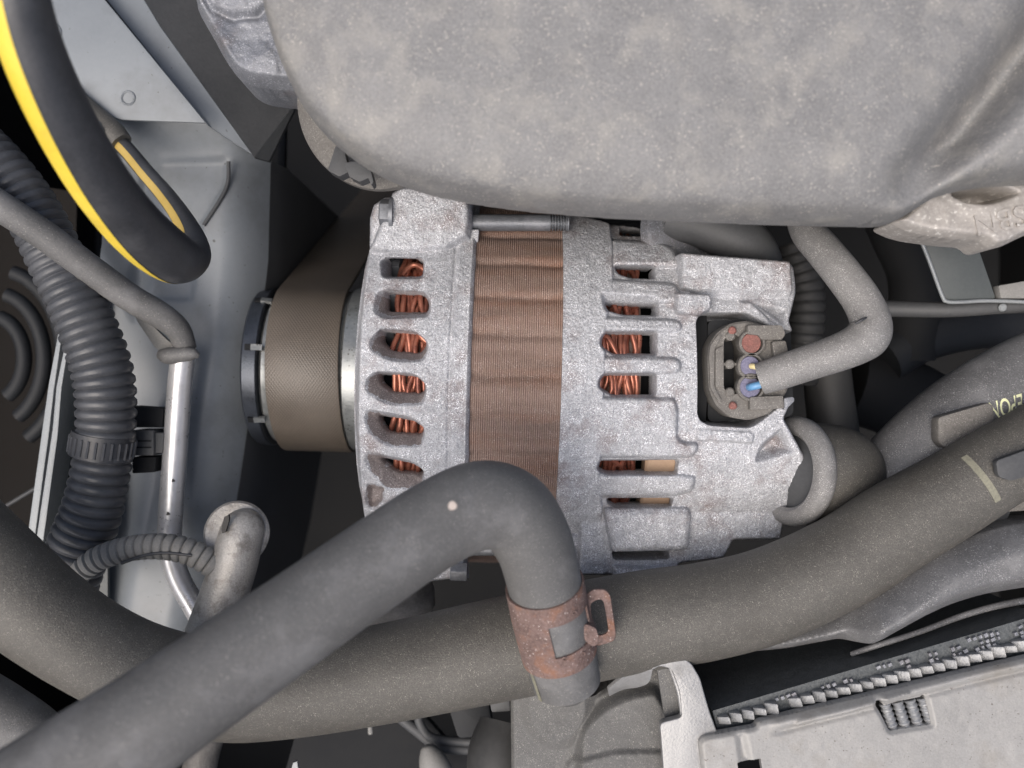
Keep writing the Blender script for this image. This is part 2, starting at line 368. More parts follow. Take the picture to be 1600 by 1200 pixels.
def disc(name, c, nrm, r, m, parent, depth=4, seg=28, bev=1.0, wob=0):
    prof = [(-depth, 0.01), (-depth, r), (-bev, r), (0, r-bev), (.0, 0.01)]
    V, F = lathe(prof, np.array(c, float), nrm, seg, ref=(0, 1, .01), mod=(lambda a, s: 1+wob*math.sin(3*a+1)) if wob else None)
    return obj(name, V, F, m, parent, angle=40)

# ------------------------------------------------------------------ setting: what lies under and round the engine bay
def setting():
    V, F = prism([(-2600, -2200, -1750), (2600, -2200, -1750), (2600, 2400, -1750), (-2600, 2400, -1750)], 20)
    o = obj('ground', V, F, M_BLACK, smooth=False, kind='structure')
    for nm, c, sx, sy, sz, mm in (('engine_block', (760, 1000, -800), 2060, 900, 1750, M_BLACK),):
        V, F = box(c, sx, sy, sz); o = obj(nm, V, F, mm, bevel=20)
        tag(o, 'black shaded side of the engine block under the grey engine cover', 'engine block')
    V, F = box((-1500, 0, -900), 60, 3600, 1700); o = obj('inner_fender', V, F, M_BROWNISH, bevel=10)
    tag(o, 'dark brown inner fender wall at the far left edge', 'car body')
    V, F = box((1750, 0, -900), 60, 3600, 1700); o = obj('bay_wall', V, F, M_BLACK, bevel=10); o['kind'] = 'structure'
    V, F = box((100, -1500, -950), 3200, 60, 1600); o = obj('front_wall', V, F, M_BLACK, bevel=10); o['kind'] = 'structure'
setting()

# ------------------------------------------------------------------ alternator
AY, AZ, TILT = 8.0, -365.0, 0.03
AX = np.array([1.0, TILT, 0.0]); AX /= np.linalg.norm(AX)      # shaft direction
AX = np.array([1.0, -TILT, 0.0])/math.hypot(1, TILT)
AO = np.array([0, AY, AZ])
def UV_(X, Y):
    return X-TILT*(Y-AY), (Y-AY)+TILT*X
def cyl(R):
    def f(X, Y):
        u, v = UV_(X, Y); return AZ+np.sqrt(np.maximum(R*R-v*v, 0))
    return f
def cylpt(u, r, th):
    """u along the shaft, th = 0 faces up, positive towards +Y"""
    n = np.array([TILT, 1.0, 0.0])/math.hypot(1, TILT)
    return AO+AX*u+n*(r*math.sin(th))+np.array([0, 0, r*math.cos(th)])
alt = thing('alternator', 'grey cast aluminium alternator with brown laminated middle and slotted vents showing copper', 'alternator', (0, AY, AZ-350))

# stator: fine laminations as real ridges
prof = []
u = -82.0
while u < 92:
    prof += [(u, 351.6), (u+.7, 353.2), (u+2.2, 353.2), (u+2.9, 351.4)]; u += 3.5
def statmod(a, s):
    q = (a*17+.2+.05*math.sin(s*.05+a*9))/math.pi; q = abs(q-round(q))
    return 1-.010*math.exp(-(q/.12)**2)+.004*math.sin(q*math.pi)+.0012*math.sin(a*61+s*.02)
V, F = lathe(prof, AO, AX, 420, -1.75, 1.75, mod=statmod)
obj('stator_core', V, F, M_STATOR, alt, angle=70)

# front housing -------------------------------------------------------
FR = 356.0
def front_r(u):
    r = np.full(u.shape, FR)
    r = r-10*(1-sstep(u, -236, -200))-70*(1-sstep(u, -262, -240))
    r = r+np.where(u > -96, 3.5, 0)*sstep(u, -98, -92)
    r = r-2.5*np.exp(-((u+99)/2.2)**2)
    return r
def front_base(X, Y):
    u, v = UV_(X, Y); r = front_r(u)
    return AZ+np.sqrt(np.maximum(r*r-v*v, 0))
# outer rim and through opening of every vent
FS = [([(592, 404), (664, 403), (664, 436), (596, 436)], [(606, 404), (662, 405), (661, 432), (605, 433)]),
      ([(588, 453), (664, 457), (675, 472), (672, 496), (600, 500), (580, 488)], [(604, 455), (664, 458), (672, 473), (669, 489), (602, 488)]),
      ([(592, 514), (652, 519), (672, 536), (664, 566), (610, 566), (576, 548), (576, 530)], [(598, 515), (652, 520), (669, 536), (658, 553), (612, 550), (594, 535)]),
      ([(584, 580), (650, 584), (668, 602), (664, 634), (604, 634), (570, 614), (570, 592)], [(592, 582), (650, 586), (667, 600), (662, 616), (612, 614), (592, 598)]),
      ([(574, 638), (646, 652), (665, 668), (662, 700), (606, 700), (572, 676), (568, 650)], [(591, 647), (646, 656), (664, 668), (660, 680), (608, 677), (594, 664)]),
      ([(574, 704), (644, 720), (664, 735), (662, 764), (606, 768), (574, 736), (568, 716)], [(596, 714), (644, 723), (663, 735), (660, 741), (622, 739), (600, 724)])]
lug_top = onsurf([(612, 300), (628, 288), (700, 290), (736, 292), (738, 350), (734, 372), (700, 392), (640, 398), (596, 398), (575, 392)], lambda X, Y: np.full(X.shape, -75.0))
lug_boss = onsurf([(575, 340), (582, 318), (600, 306), (622, 304), (640, 330), (640, 390), (575, 384)], lambda X, Y: np.full(X.shape, -100.0))
lug_bot = onsurf([(640, 842), (728, 838), (732, 905), (694, 908), (640, 915), (600, 880)], lambda X, Y: np.full(X.shape, -110.0))
fo = [(rnd(onsurf(a, front_base), 12), rnd(onsurf(b, lambda X, Y: front_base(X, Y)-34), 8)) for a, b in FS]
pocket = rnd(onsurf([(572, 752), (604, 760), (600, 785), (580, 800), (568, 785)], front_base), 10)
def front_h(X, Y):
    u, v = UV_(X, Y); r = front_r(u)
    h = AZ+np.sqrt(np.maximum(r*r-v*v, 0)); h = np.where(r*r-v*v < 100, -360, h)
    for P, top, e in ((lug_top, -62, 16), (lug_boss, -92, 16), (lug_bot, -98, 12)):
        sd = sdpoly(P, X, Y); hh = top-8*(1-sstep(sd, 0, e*.7)); hh = np.where(sd > 0, hh-np.maximum(0, 6-sd)*2, -360)
        h = np.maximum(h, hh)
    for Po, Pi in fo:
        so_, si = sdpoly(Po, X, Y), sdpoly(Pi, X, Y)
        t = np.clip(so_/(so_+np.maximum(-si, 0)+1e-6), 0, 1)
        hb = front_base(X, Y)
        hc = hb-34*t**1.15-np.clip(si, 0, 4)*8
        h = np.where(so_ > 0, np.minimum(h, hc), h)
    sp = sdpoly(pocket, X, Y); h = np.where(sp > 0, np.minimum(h, front_base(X, Y)-18*sstep(sp, 0, 12)), h)
    h += vnoise(X, Y, 26, 3)*1.0+vnoise(X, Y, 8, 4)*.9+vnoise(X, Y, 2.8, 5)*1.5
    return h
def front_sd(X, Y):
    u, v = UV_(X, Y); r = front_r(u)
    s = np.minimum(np.minimum(u+262, -73-u), r-2-np.abs(v))
    for P in (lug_top, lug_boss, lug_bot): s = np.maximum(s, sdpoly(P, X, Y))
    for Po, Pi in fo: s = np.minimum(s, 3.2-sdpoly(Pi, X, Y))
    return s
relief('front_housing', (-300, -50, -370, 380), 1.25, front_h, M_CAST, alt, sd=front_sd, skirt=14)
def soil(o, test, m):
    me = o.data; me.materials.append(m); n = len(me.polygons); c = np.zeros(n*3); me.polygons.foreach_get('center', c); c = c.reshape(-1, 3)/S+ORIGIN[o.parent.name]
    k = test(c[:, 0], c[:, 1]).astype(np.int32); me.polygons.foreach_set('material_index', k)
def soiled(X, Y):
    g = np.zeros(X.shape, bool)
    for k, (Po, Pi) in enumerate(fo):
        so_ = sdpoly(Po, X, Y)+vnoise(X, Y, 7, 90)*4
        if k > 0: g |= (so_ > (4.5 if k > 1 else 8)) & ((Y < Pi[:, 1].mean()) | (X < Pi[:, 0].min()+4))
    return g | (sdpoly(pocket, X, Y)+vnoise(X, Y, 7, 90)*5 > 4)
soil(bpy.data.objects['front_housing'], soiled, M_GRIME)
# flange step towards the stator
V, F = lathe([(-74, 330), (-74, 362), (-71, 362.5), (-66, 358), (-64, 340)], AO, AX, 160, -1.4, 1.0)
obj('flange_rim', V, F, M_CAST, alt, angle=50)
slab('locating_tab', [(736, 358), (749, 358), (747, 378), (734, 380)], -88, 40, M_CAST, alt, bevel=3)

# rear housing --------------------------------------------------------
RR = 357.0
rbase = cyl(RR)
def pr(pts, dr=0.0, r=8): return rnd(onsurf(pts, cyl(RR+dr)), r)
slots_r = [([(956, 414), (1026, 414), (1026, 438), (985, 437), (962, 430)], 0), ([(938, 456), (1030, 462), (1030, 496), (975, 495), (944, 486)], 0),
           ([(944, 518), (1028, 517), (1028, 557), (955, 556), (937, 542), (937, 528)], 0), ([(942, 583), (1027, 582), (1026, 622), (955, 621), (934, 606), (934, 594)], 0),
           ([(936, 718), (1063, 715), (1061, 743), (945, 743), (930, 734)], 0), ([(946, 776), (1056, 776), (1052, 794), (960, 794), (944, 786)], 0),
           ([(952, 852), (1036, 852), (1036, 862), (952, 862)], 0), ([(966, 338), (1044, 338), (1044, 372), (966, 372)], 0)]
slots_i = [[(958, 415), (1024, 416), (1024, 436), (985, 435), (966, 428)], [(944, 473), (1028, 475), (1028, 494), (975, 493), (950, 486)],
           [(946, 519), (1026, 519), (1026, 555), (957, 554), (940, 541), (940, 529)], [(944, 584), (1025, 584), (1024, 620), (957, 619), (937, 606), (937, 595)],
           [(938, 719), (1061, 718), (1059, 740), (947, 740), (934, 733)], [(948, 778), (1054, 778), (1050, 792), (962, 792), (948, 785)],
           [(954, 853), (1034, 853), (1034, 858), (954, 858)], [(968, 354), (1012, 356), (1040, 366), (1040, 370), (968, 368)]]
ribs_r = [([(956, 372), (1036, 376), (1056, 388), (1062, 416), (956, 416)], 1.5, 14), ([(950, 434), (1056, 441), (1066, 456), (1066, 472), (1030, 474), (940, 474), (938, 456)], 1.5, 12),
          ([(940, 494), (1056, 498), (1068, 504), (1066, 516), (1050, 519), (940, 518)], 1.5, 9), ([(936, 556), (1056, 558), (1068, 566), (1066, 580), (1050, 585), (936, 584)], 1.5, 10),
          ([(934, 620), (1056, 622), (1062, 640), (1060, 684), (1070, 692), (1094, 692), (1092, 708), (1080, 716), (930, 716)], 3, 10), ([(930, 740), (1060, 742), (1090, 746), (1086, 768), (1060, 776), (930, 778)], 2, 14),
          ([(944, 794), (1076, 794), (1080, 806), (1064, 850), (950, 852), (946, 820)], -2, 18), ([(944, 860), (1062, 864), (1056, 900), (940, 905)], -22, 16)]
def PZ(pts, z, r=6): return rnd(np.array([W(p[0], p[1], z) for p in pts]), r)
cap_mask = PZ([(935, 330), (1064, 350), (1064, 394), (1100, 396), (1236, 404), (1246, 412), (1242, 456), (1224, 504), (1228, 514), (1226, 622), (1212, 652), (1249, 712), (1228, 848), (1152, 848), (1138, 878), (1066, 886), (1060, 905), (905, 905), (915, 640)], -74, 6)
band_mask = PZ([(870, 300), (964, 330), (964, 372), (958, 470), (946, 500), (940, 640), (938, 760), (946, 800), (944, 905), (904, 903), (870, 860)], -40, 6)
block = PZ([(1064, 392), (1110, 396), (1238, 406), (1242, 456), (1228, 508), (1170, 508), (1120, 470), (1064, 450)], -40, 6)
tab_u = PZ([(1056, 456), (1108, 459), (1113, 466), (1111, 484), (1092, 494), (1056, 490)], -25, 5)
bay = PZ([(1089, 502), (1096, 490), (1108, 486), (1166, 487), (1208, 512), (1260, 520), (1260, 622), (1222, 630), (1180, 664), (1170, 668), (1106, 664), (1093, 656), (1089, 645)], -30, 9)
strap_u = PZ([(1158, 470), (1176, 470), (1208, 500), (1226, 508), (1224, 522), (1202, 514), (1160, 486)], -30, 5)
strap_l = PZ([(1164, 668), (1182, 662), (1212, 634), (1230, 624), (1236, 636), (1186, 682), (1166, 684)], -30, 5)
tab_l = PZ([(1086, 667), (1172, 672), (1180, 678), (1178, 694), (1108, 690), (1086, 690)], -30, 5)
scoop = PZ([(1180, 700), (1176, 720), (1182, 726), (1240, 706), (1216, 664), (1192, 684)], -50, 5)
scoop_u = PZ([(1172, 468), (1200, 474), (1232, 482), (1226, 508), (1214, 504)], -40, 5)
side_r = [pr(a) for a, _ in slots_r]; side_i = [rnd(onsurf(a, lambda X, Y: rbase(X, Y)-26), 5) for a in slots_i]
rib_p = [(pr(a, d), d, e) for a, d, e in ribs_r]
lug_l = PZ([(884, 838), (908, 838), (924, 850), (944, 850), (944, 900), (912, 902), (900, 880), (884, 870)], -90, 5)
crest = PZ([(960, 338), (972, 338), (966, 372), (956, 480), (950, 470), (954, 380)], -40, 4)
def rear_h(X, Y):
    u, v = UV_(X, Y)
    cs = lambda R: AZ+np.sqrt(np.maximum(R*R-v*v, 900))
    scap = sdpoly(cap_mask, X, Y); sband = sdpoly(band_mask, X, Y)
    # closing face: a little below the ribs, dropping to the right
    hcap = cs(RR-13)-2*sstep(u, 300, 420)
    hcap = np.where(v < 0, np.maximum(hcap, -94+.04*(v+200)), hcap)
    h = np.where(scap > 0, hcap-np.maximum(0, 5-scap)**2*.35, -600)
    h = np.maximum(h, np.where(sband > 0, cs(RR)-np.maximum(0, 3.5-sband)**2*.5, -600))
    # upper block: flat top, sloping side towards the socket
    sb = sdpoly(block, X, Y); yb = np.array([W(0, 452, -40)[1]])[0]
    hb = -40-np.maximum(0, yb-Y)*1.05
    h = np.maximum(h, np.where(sb > 0, hb-np.maximum(0, 6-sb)**2*.35, -600))
    for P, d, e in rib_p:
        s = sdpoly(P, X, Y); h = np.maximum(h, np.where(s > 0, np.where(v < 0, np.maximum(cs(RR+d), -70), cs(RR+d))-10*(1-np.sqrt(np.clip(s/(e*.55), 0, 1)))-3, -600))
    for P, z in ((tab_u, -18), (tab_l, -26), (strap_u, -34), (strap_l, -30)):
        s = sdpoly(P, X, Y); h = np.maximum(h, np.where(s > 0, z-np.maximum(0, 5-s)**2*.4, -600))
    s = sdpoly(lug_l, X, Y); h = np.maximum(h, np.where(s > 0, -112-np.maximum(0, 5-s)**2*.4, -600))
    for P in (scoop, scoop_u):
        s = sdpoly(P, X, Y); h = np.where(s > 0, np.minimum(h, h-34*sstep(s, 0, 18)), h)
    s = sdpoly(bay, X, Y); h = np.where(s > 0, np.minimum(h, -34-np.clip(s, 0, 5)*18), h)
    for Po, Pi in zip(side_r, side_i):
        so_, si = sdpoly(Po, X, Y), sdpoly(Pi, X, Y)
        t = np.clip(so_/(so_+np.maximum(-si, 0)+1e-6), 0, 1)
        hc = cs(RR)-26*t-np.clip(si, 0, 4)*8
        h = np.where(so_ > 0, np.minimum(h, hc), h)
    h += vnoise(X, Y, 24, 13)*1.0+vnoise(X, Y, 7, 14)*.9+vnoise(X, Y, 2.8, 15)*1.5
    return h
def rear_sd(X, Y):
    u, v = UV_(X, Y)
    s = np.maximum(np.where(v < 0, sdpoly(cap_mask, X, Y), np.minimum(sdpoly(cap_mask, X, Y), RR-3-np.abs(v))), np.minimum(sdpoly(band_mask, X, Y), RR-3-np.abs(v)))
    for P in (block, tab_u, tab_l, strap_u, strap_l, lug_l): s = np.maximum(s, sdpoly(P, X, Y))
    s = np.minimum(s, u-78)
    for Pi in side_i: s = np.minimum(s, 3.2-sdpoly(Pi, X, Y))
    return s
relief('rear_housing', (60, 500, -370, 330), 1.25, rear_h, M_CAST, alt, sd=rear_sd, skirt=30)

# inside: dark rotor, fan blades, copper end windings, tan insulators
V, F = lathe([(-235, 20), (-235, 225), (-190, 245), (190, 245), (330, 245), (330, 20)], AO, AX, 48); obj('rotor', V, F, M_BLACK, alt)
for i in range(9):
    th = math.radians(-48+i*12)
    a, b = cylpt(-208, 306, th), cylpt(-196, 306, th)
    V = []
    for (uu, rr, dt) in ((-212, 240, 0), (-198, 240, .0), (-198, 306, .03), (-212, 306, .03)): V.append(cylpt(uu, rr, th+dt))
    for (uu, rr, dt) in ((-212, 240, .045), (-198, 240, .045), (-198, 306, .075), (-212, 306, .075)): V.append(cylpt(uu, rr, th+dt))
    obj('fan_blade', V, [(0, 1, 2, 3), (7, 6, 5, 4), (0, 4, 5, 1), (1, 5, 6, 2), (2, 6, 7, 3), (3, 7, 4, 0)], M_BOLT, alt, smooth=False)
def wire(ulist, rad, r0, ph, amp, a0=-62, a1=62, m=M_COPPER):
    pts = []
    for k, d in enumerate(np.arange(a0, a1+.1, 2.0)):
        th = math.radians(d)
        uu = ulist+amp*math.sin(th*15+ph)+amp*.6*math.sin(th*27+ph*2.1); rr = r0+3*math.sin(th*21+ph*1.7)
        pts.append((*cylpt(uu, rr, th), rad))
    tube('copper_wire', np.array(pts), m, alt, raw=True, seg=10)
rw = random.Random(3)
for side, us in ((-1, np.arange(-192, -112, 9.5)), (1, np.arange(128, 206, 9.5))):
    for k, uu in enumerate(us):
        wire(uu, 4.6, 306+rw.uniform(-4, 3), rw.uniform(0, 6.28), rw.uniform(2.5, 5.5))
    for k, uu in enumerate(us[:-1]):
        wire(uu+4.7, 4.6, 297+rw.uniform(-3, 2), rw.uniform(0, 6.28), rw.uniform(2, 5))
    V, F = lathe([(us[0]-4, 240), (us[0]-4, 288), (us[-1]+8, 290), (us[-1]+8, 240)], AO, AX, 64, -1.25, 1.25); obj('winding_core', V, F, M_STATOR, alt)
for (p, q, w) in (((-196, 15.5), (-132, 12.0), 5.2), ((-192, 16), (-136, 17.5), 4.6), ((-190, 33), (-140, 37), 5.0), ((-188, -8.5), (-135, -12), 4.8), ((-186, -21), (-138, -26), 4.8), ((138, 12.5), (178, 9), 4.8), ((140, -21), (185, -24), 4.6), ((150, 24), (180, 20), 4.6)):
    P = []
    for t in np.linspace(0, 1, 14):
        P.append((*cylpt(p[0]+(q[0]-p[0])*t, 310+6*math.sin(t*math.pi), math.radians(p[1]+(q[1]-p[1])*t+2.2*math.sin(t*5))), w))
    tube('copper_wire', np.array(P), M_COPPER, alt, raw=True, seg=10)
V, F = lathe([(224, 280), (224, 315), (228, 319), (272, 319), (275, 316), (275, 280)], AO, AX, 30, math.radians(17), math.radians(52)); obj('insulator', V, F, M_TAN, alt, angle=30)
V, F = lathe([(284, 250), (284, 300), (320, 300), (320, 250)], AO, AX, 60, -1.2, 1.2); obj('rectifier_plate', V, F, M_BLACK, alt)

# through bolts along both sides of the laminations
def bolt_along(py, z, x0, x1, r, th0=None):
    a, b = W(x0, py, z), W(x1, py, z); D = b-a; Ln = np.linalg.norm(D); pr_ = [(0, 0.01), (0, r), (3, r*1.02)]
    s = 3.0; t0 = Ln if th0 is None else th0
    while s < Ln:
        if s < t0: pr_.append((s, r)); s += 8
        else: pr_ += [(s, r*1.0), (s+1.1, r*.76), (s+2.2, r*.76), (s+3.3, r)]; s += 4.6
    pr_.append((Ln, r)); V, F = lathe(pr_, a, D, 24); obj('through_bolt', V, F, M_BOLT, alt, angle=30)
bolt_along(348, -104, 738, 886, 14, 125)
bolt_along(858, -105, 722, 885, 11)
# hex bolt in the top lug
c = W(594, 334, -78); D = AX
V, F = lathe([(0, 0.01), (0, 22), (2, 25), (18, 25), (18, 0.01)], c, D, 6, ref=(0, .5, .86)); obj('bolt_head', V, F, M_BOLT, alt, bevel=1.5, angle=25)
V, F = lathe([(17, 0.01), (17, 28), (23, 28), (23, 0.01)], c, D, 32); obj('washer', V, F, M_BOLT, alt)
c = W(704, 893, -95)
V, F = lathe([(0, 0.01), (0, 17), (28, 17), (28, 0.01)], c, D, 6, ref=(0, .2, .95)); obj('bolt_head', V, F, M_BOLT, alt, bevel=2)

# pulley with its notched cap
PO = AO+np.array([0, 12, 0])
V, F = lathe([(-466, 40), (-466, 132), (-455, 146), (-440, 149), (-436, 152), (-312, 152), (-306, 158), (-262, 166), (-250, 160), (-250, 40)], PO, AX, 96); obj('pulley', V, F, M_PULLEYS, alt, angle=30)
V, F = lathe([(-492, 60), (-492, 148), (-488, 152), (-464, 155), (-462, 152), (-462, 60)], PO, AX, 96); cap_ = obj('pulley_cap', V, F, M_PULLEY, alt, angle=30)
for th in (52, 12, -40):
    t = math.radians(th); P = []
    n = np.array([TILT, 1, 0]); f = lambda u_, r_, a_: PO+AX*u_+n*(r_*math.sin(a_))+np.array([0, 0, r_*math.cos(a_)])
    V = [f(-483, 153.5, t-.035), f(-472, 154.5, t-.035), f(-472, 154.5, t+.035), f(-483, 153.5, t+.035)]; V += [f(-483, 157.2, t-.035), f(-472, 157.4, t-.035), f(-472, 157.4, t+.035), f(-483, 157.2, t+.035)]
    obj('notch', V, [(0, 3, 2, 1), (4, 5, 6, 7), (0, 1, 5, 4), (1, 2, 6, 5), (2, 3, 7, 6), (3, 0, 4, 7)], M_BLACK, cap_, smooth=False)
    V = [f(-472, 153, t-.035), f(-452, 150, t-.035), f(-452, 150, t+.035), f(-472, 153, t+.035)]; V += [f(-472, 158, t-.035), f(-452, 156, t-.035), f(-452, 156, t+.035), f(-472, 158, t+.035)]
    obj('clip_tab', V, [(0, 3, 2, 1), (4, 5, 6, 7), (0, 1, 5, 4), (1, 2, 6, 5), (2, 3, 7, 6), (3, 0, 4, 7)], M_PULLEYS, cap_, smooth=False)

# drive belt: wraps the pulley, leaves down to the crankshaft
def belt():
    u0, u1, r = -443, -312, 164.0
    far = np.array([0, 700.0, -1560.0])-np.array([0, PO[1], PO[2]])
    dist = math.hypot(far[1], far[2]); al = math.atan2(far[1], far[2]); t1 = al-math.acos(r/dist)
    pts = [(r*math.sin(t), r*math.cos(t)) for t in np.linspace(-2.4, t1, 60)]
    e = np.array(pts[-1]); d = np.array([math.cos(t1), -math.sin(t1)]); Ls = np.linspace(0, 1500, 16)[1:]
    pts += [tuple(e+d*l) for l in Ls]
    V = []; uv = []; s = 0; n = len(pts)
    nrm = []
    for i in range(n):
        a, b = np.array(pts[max(0, i-1)]), np.array(pts[min(n-1, i+1)]); q = (b-a)/np.linalg.norm(b-a); nrm.append((-q[1], q[0]))
    for i, (y, z) in enumerate(pts):
        if i: s += math.hypot(y-pts[i-1][0], z-pts[i-1][1])
        for uu, dn in ((u0, -7), (u0, -1), (u0+2, 0), (u1-2, 0), (u1, -1), (u1, -7)):
            k = dn; q = nrm[i]; sg = 1 if i == 0 else 1
            V.append(PO+AX*uu+np.array([0, y+q[0]*k, z+q[1]*k])); uv.append((uu*S*1.0, s*S*1.0))
    F = []
    for i in range(n-1):
        for j in range(6):
            k = (j+1) % 6; F.append((i*6+j, i*6+k, (i+1)*6+k, (i+1)*6+j))
    o = obj('drive_belt', V, F, M_BELT, uv=np.array(uv), angle=35)
    tag(o, 'brown dusty drive belt with woven back wrapped round the alternator pulley', 'belt')
belt()

# ------------------------------------------------------------------ plug in the alternator socket, and its sleeve
con = thing('electrical_connector', 'dusty dark plug with one red and two purple seals in the alternator socket', 'connector', W(1165, 575, -90))
def ring_slab(name, po, pi, z, th, m, parent, bev=1.5):
    """slab with a hole: outlines sampled to the same count"""
    def samp(P, n):
        P = np.vstack([P, P[:1]]); d = np.r_[0, np.cumsum(np.linalg.norm(np.diff(P, axis=0), axis=1))]; t = np.linspace(0, d[-1], n, endpoint=False)
        return np.array([np.interp(t, d, P[:, k]) for k in range(3)]).T
    A, B = samp(po, 72), samp(pi, 72); c = B.mean(0)
    an = lambda P: np.argmin(np.abs(np.arctan2(P[:, 1]-c[1], P[:, 0]-c[0])-0.0))
    A, B = np.roll(A, -an(A), 0), np.roll(B, -an(B), 0); n = 72; dn = np.array([0, 0, -th]); bb = np.array([0, 0, -bev])
    cA = A.mean(0); A2 = A+(cA-A)/np.linalg.norm(cA-A, axis=1)[:, None]*bev
    V = np.vstack([A+dn, A+bb, A2, B, B+dn]); F = []
    for k in range(4):
        for i in range(n): j = (i+1) % n; F.append((k*n+i, k*n+j, (k+1)*n+j, (k+1)*n+i))
    return obj(name, V, F, m, parent, angle=40)
body_o = PZ([(1106, 560), (1108, 540), (1120, 520), (1144, 504), (1168, 501), (1210, 512), (1230, 540), (1232, 610), (1205, 646), (1170, 657), (1140, 652), (1118, 632), (1108, 608)], -22, 8)
slab('socket_base', [(1106, 500), (1235, 500), (1240, 650), (1106, 660)], -80, 30, M_DARK, con, r=12)
cav = PZ([(1131, 530), (1140, 523), (1154, 524), (1160, 540), (1160, 605), (1154, 616), (1140, 616), (1131, 608)], -22, 5)
ring_slab('shell', body_o, cav, -22, 55, M_CONN, con, 3)
slab('rim', [(1108, 556), (1110, 540), (1122, 523), (1128, 524), (1117, 545), (1116, 604), (1128, 626), (1124, 630), (1110, 606)], -17, 10, M_CONN, con, r=3, bevel=1.5)
slab('bar', [(1118, 546), (1130, 540), (1131, 606), (1118, 604)], -17, 8, M_CONN, con, r=2, bevel=1.5)
slab('latch_arm', [(1168, 508), (1222, 508), (1228, 522), (1222, 531), (1190, 531), (1186, 524), (1168, 522)], -6, 34, M_CONN, con, r=3, bevel=2)
slab('latch_arm', [(1172, 620), (1224, 618), (1226, 638), (1172, 641)], -8, 34, M_CONN, con, r=3, bevel=2)
slab('lock_tab', [(1225, 622), (1240, 620), (1242, 626), (1226, 642)], -12, 20, M_CASTD, con, r=3, bevel=1.5)
slab('key', [(1206, 534), (1228, 532), (1232, 552), (1210, 560)], -10, 30, M_CONN, con, r=4, bevel=2)
for (x, y, r, mm, z) in ((1174, 536, 15.5, M_SEALR, -14), (1172, 572, 15.5, M_SEALP, -14), (1172, 605, 16.5, M_SEALP, -14)):
    V, F = lathe([(-12, r+5.5), (5, r+5.5), (6.5, r+4), (6.5, r+1.5), (2, r+.8), (-10, r+.8)], W(x, y, z-3), (0, 0, 1), 32, ref=(0, 1, 0)); obj('seal_collar', V, F, M_CONN, con)
    disc('wire_seal', W(x, y, z+2), (0, 0, 1), r, mm, con, depth=14)
for (x, y) in ((1142, 525), (1141, 569), (1141, 613)):
    disc('peg', W(x, y, -18), (0, 0, 1), 7.5, M_CONN, con, depth=40, bev=2)
slab('web', [(1130, 567), (1158, 567), (1158, 571), (1130, 571)], -21, 30, M_CONN, con)
for (x, y) in ((1145, 516), (1146, 634)): disc('rivet', W(x, y, -15), (0, 0, 1), 6.2, M_SEALR, con, depth=12, bev=2.0, wob=.05)

slv = thing('wiring_sleeve', 'dusty grey wiring sleeve bent at an elbow, blue and cream wires entering the plug', 'cable', W(1370, 520, 0))
C = pxpath([(1188, 592, -2, 25), (1215, 583, 8, 27), (1265, 566, 22, 28.5), (1310, 551, 34, 30), (1340, 538, 38, 32), (1356, 524, 38, 34), (1360, 502, 34, 31), (1346, 468, 24, 29), (1318, 430, 8, 28), (1285, 390, -20, 27), (1262, 362, -50, 26), (1254, 330, -90, 26), (1254, 280, -150, 26)], 14)
V, F = tube_mesh(C, 32, wob=.02); obj('sleeve', V, F, M_SLEEVE, slv)
P = []
tube('wire', [(1171, 605, -10, 6), (1176, 604, 2, 6), (1188, 601, 6, 6), (1200, 597, 8, 6)], M_BLUE, slv, seg=12, n=6)
tube('wire', [(1174, 572, -10, 4.5), (1180, 573, 0, 4.5), (1190, 576, 6, 4.5), (1200, 580, 8, 4.5)], M_CREAM, slv, seg=12, n=6)
# fold of tape at the elbow
tube('tape_seam', [(1336, 506, 68, 1.6), (1346, 500, 70, 2.4), (1354, 496, 68, 1.6)], M_RUBD, slv, seg=8, n=5)

# ------------------------------------------------------------------ big hoses
lh = thing('radiator_hose', 'thick sandy brown rubber hose running the whole width below the alternator', 'hose', W(800, 1010, -90))
LHC = pxpath([(-110, 805, 115, 84), (0, 904, 105, 80), (70, 962, 95, 76), (145, 1012, 80, 73), (230, 1052, 62, 74), (340, 1078, 42, 75), (440, 1076, 28, 75), (600, 1052, 12, 75), (800, 1010, 0, 78), (1000, 970, 0, 76), (1100, 955, 2, 75), (1200, 930, 5, 73), (1310, 880, 10, 71), (1400, 822, 15, 70), (1480, 776, 20, 67), (1560, 728, 24, 63), (1640, 682, 25, 61), (1760, 612, 25, 60)], 14)
V, F = tube_mesh(LHC, 56, wob=.006); obj('hose_body', V, F, M_HOSE2, lh)
def patch_on_tube(C, i0, i1, a0, a1, off, name, m, parent, na=10, refdir=(0, 0, 1)):
    """thin raised skin on the tube between two stations and two angles measured from refdir"""
    P = C[:, :3]; T, N, B = frames(P); V = []; idx = np.linspace(i0, i1, 10); rf = np.array(refdir, float)
    for t in idx:
        i = int(t); f = t-i; j = min(i+1, len(P)-1); p = P[i]*(1-f)+P[j]*f; r = C[i, 3]*(1-f)+C[j, 3]*f; tt = T[i]
        n = rf-tt*(rf @ tt); n /= np.linalg.norm(n); b = np.cross(tt, n)
        for a in np.linspace(a0, a1, na): V.append(p+(n*math.cos(a)+b*math.sin(a))*(r*1.006+off))
    F = [(i*na+j, i*na+j+1, (i+1)*na+j+1, (i+1)*na+j) for i in range(9) for j in range(na-1)]
    return obj(name, V, F, m, parent)
def station(C, px):
    k = (H-C[:, 2])/H; return float(np.interp(px, C[:, 0]/k+800, np.arange(len(C))))
patch_on_tube(LHC, station(LHC, 1512), station(LHC, 1521), -.95, .35, .8, 'paint_mark', M_PAINTMARK, lh)
patch_on_tube(LHC, station(LHC, 1606), station(LHC, 1616), -.2, .9, .8, 'paint_mark', M_PAINTMARK, lh)
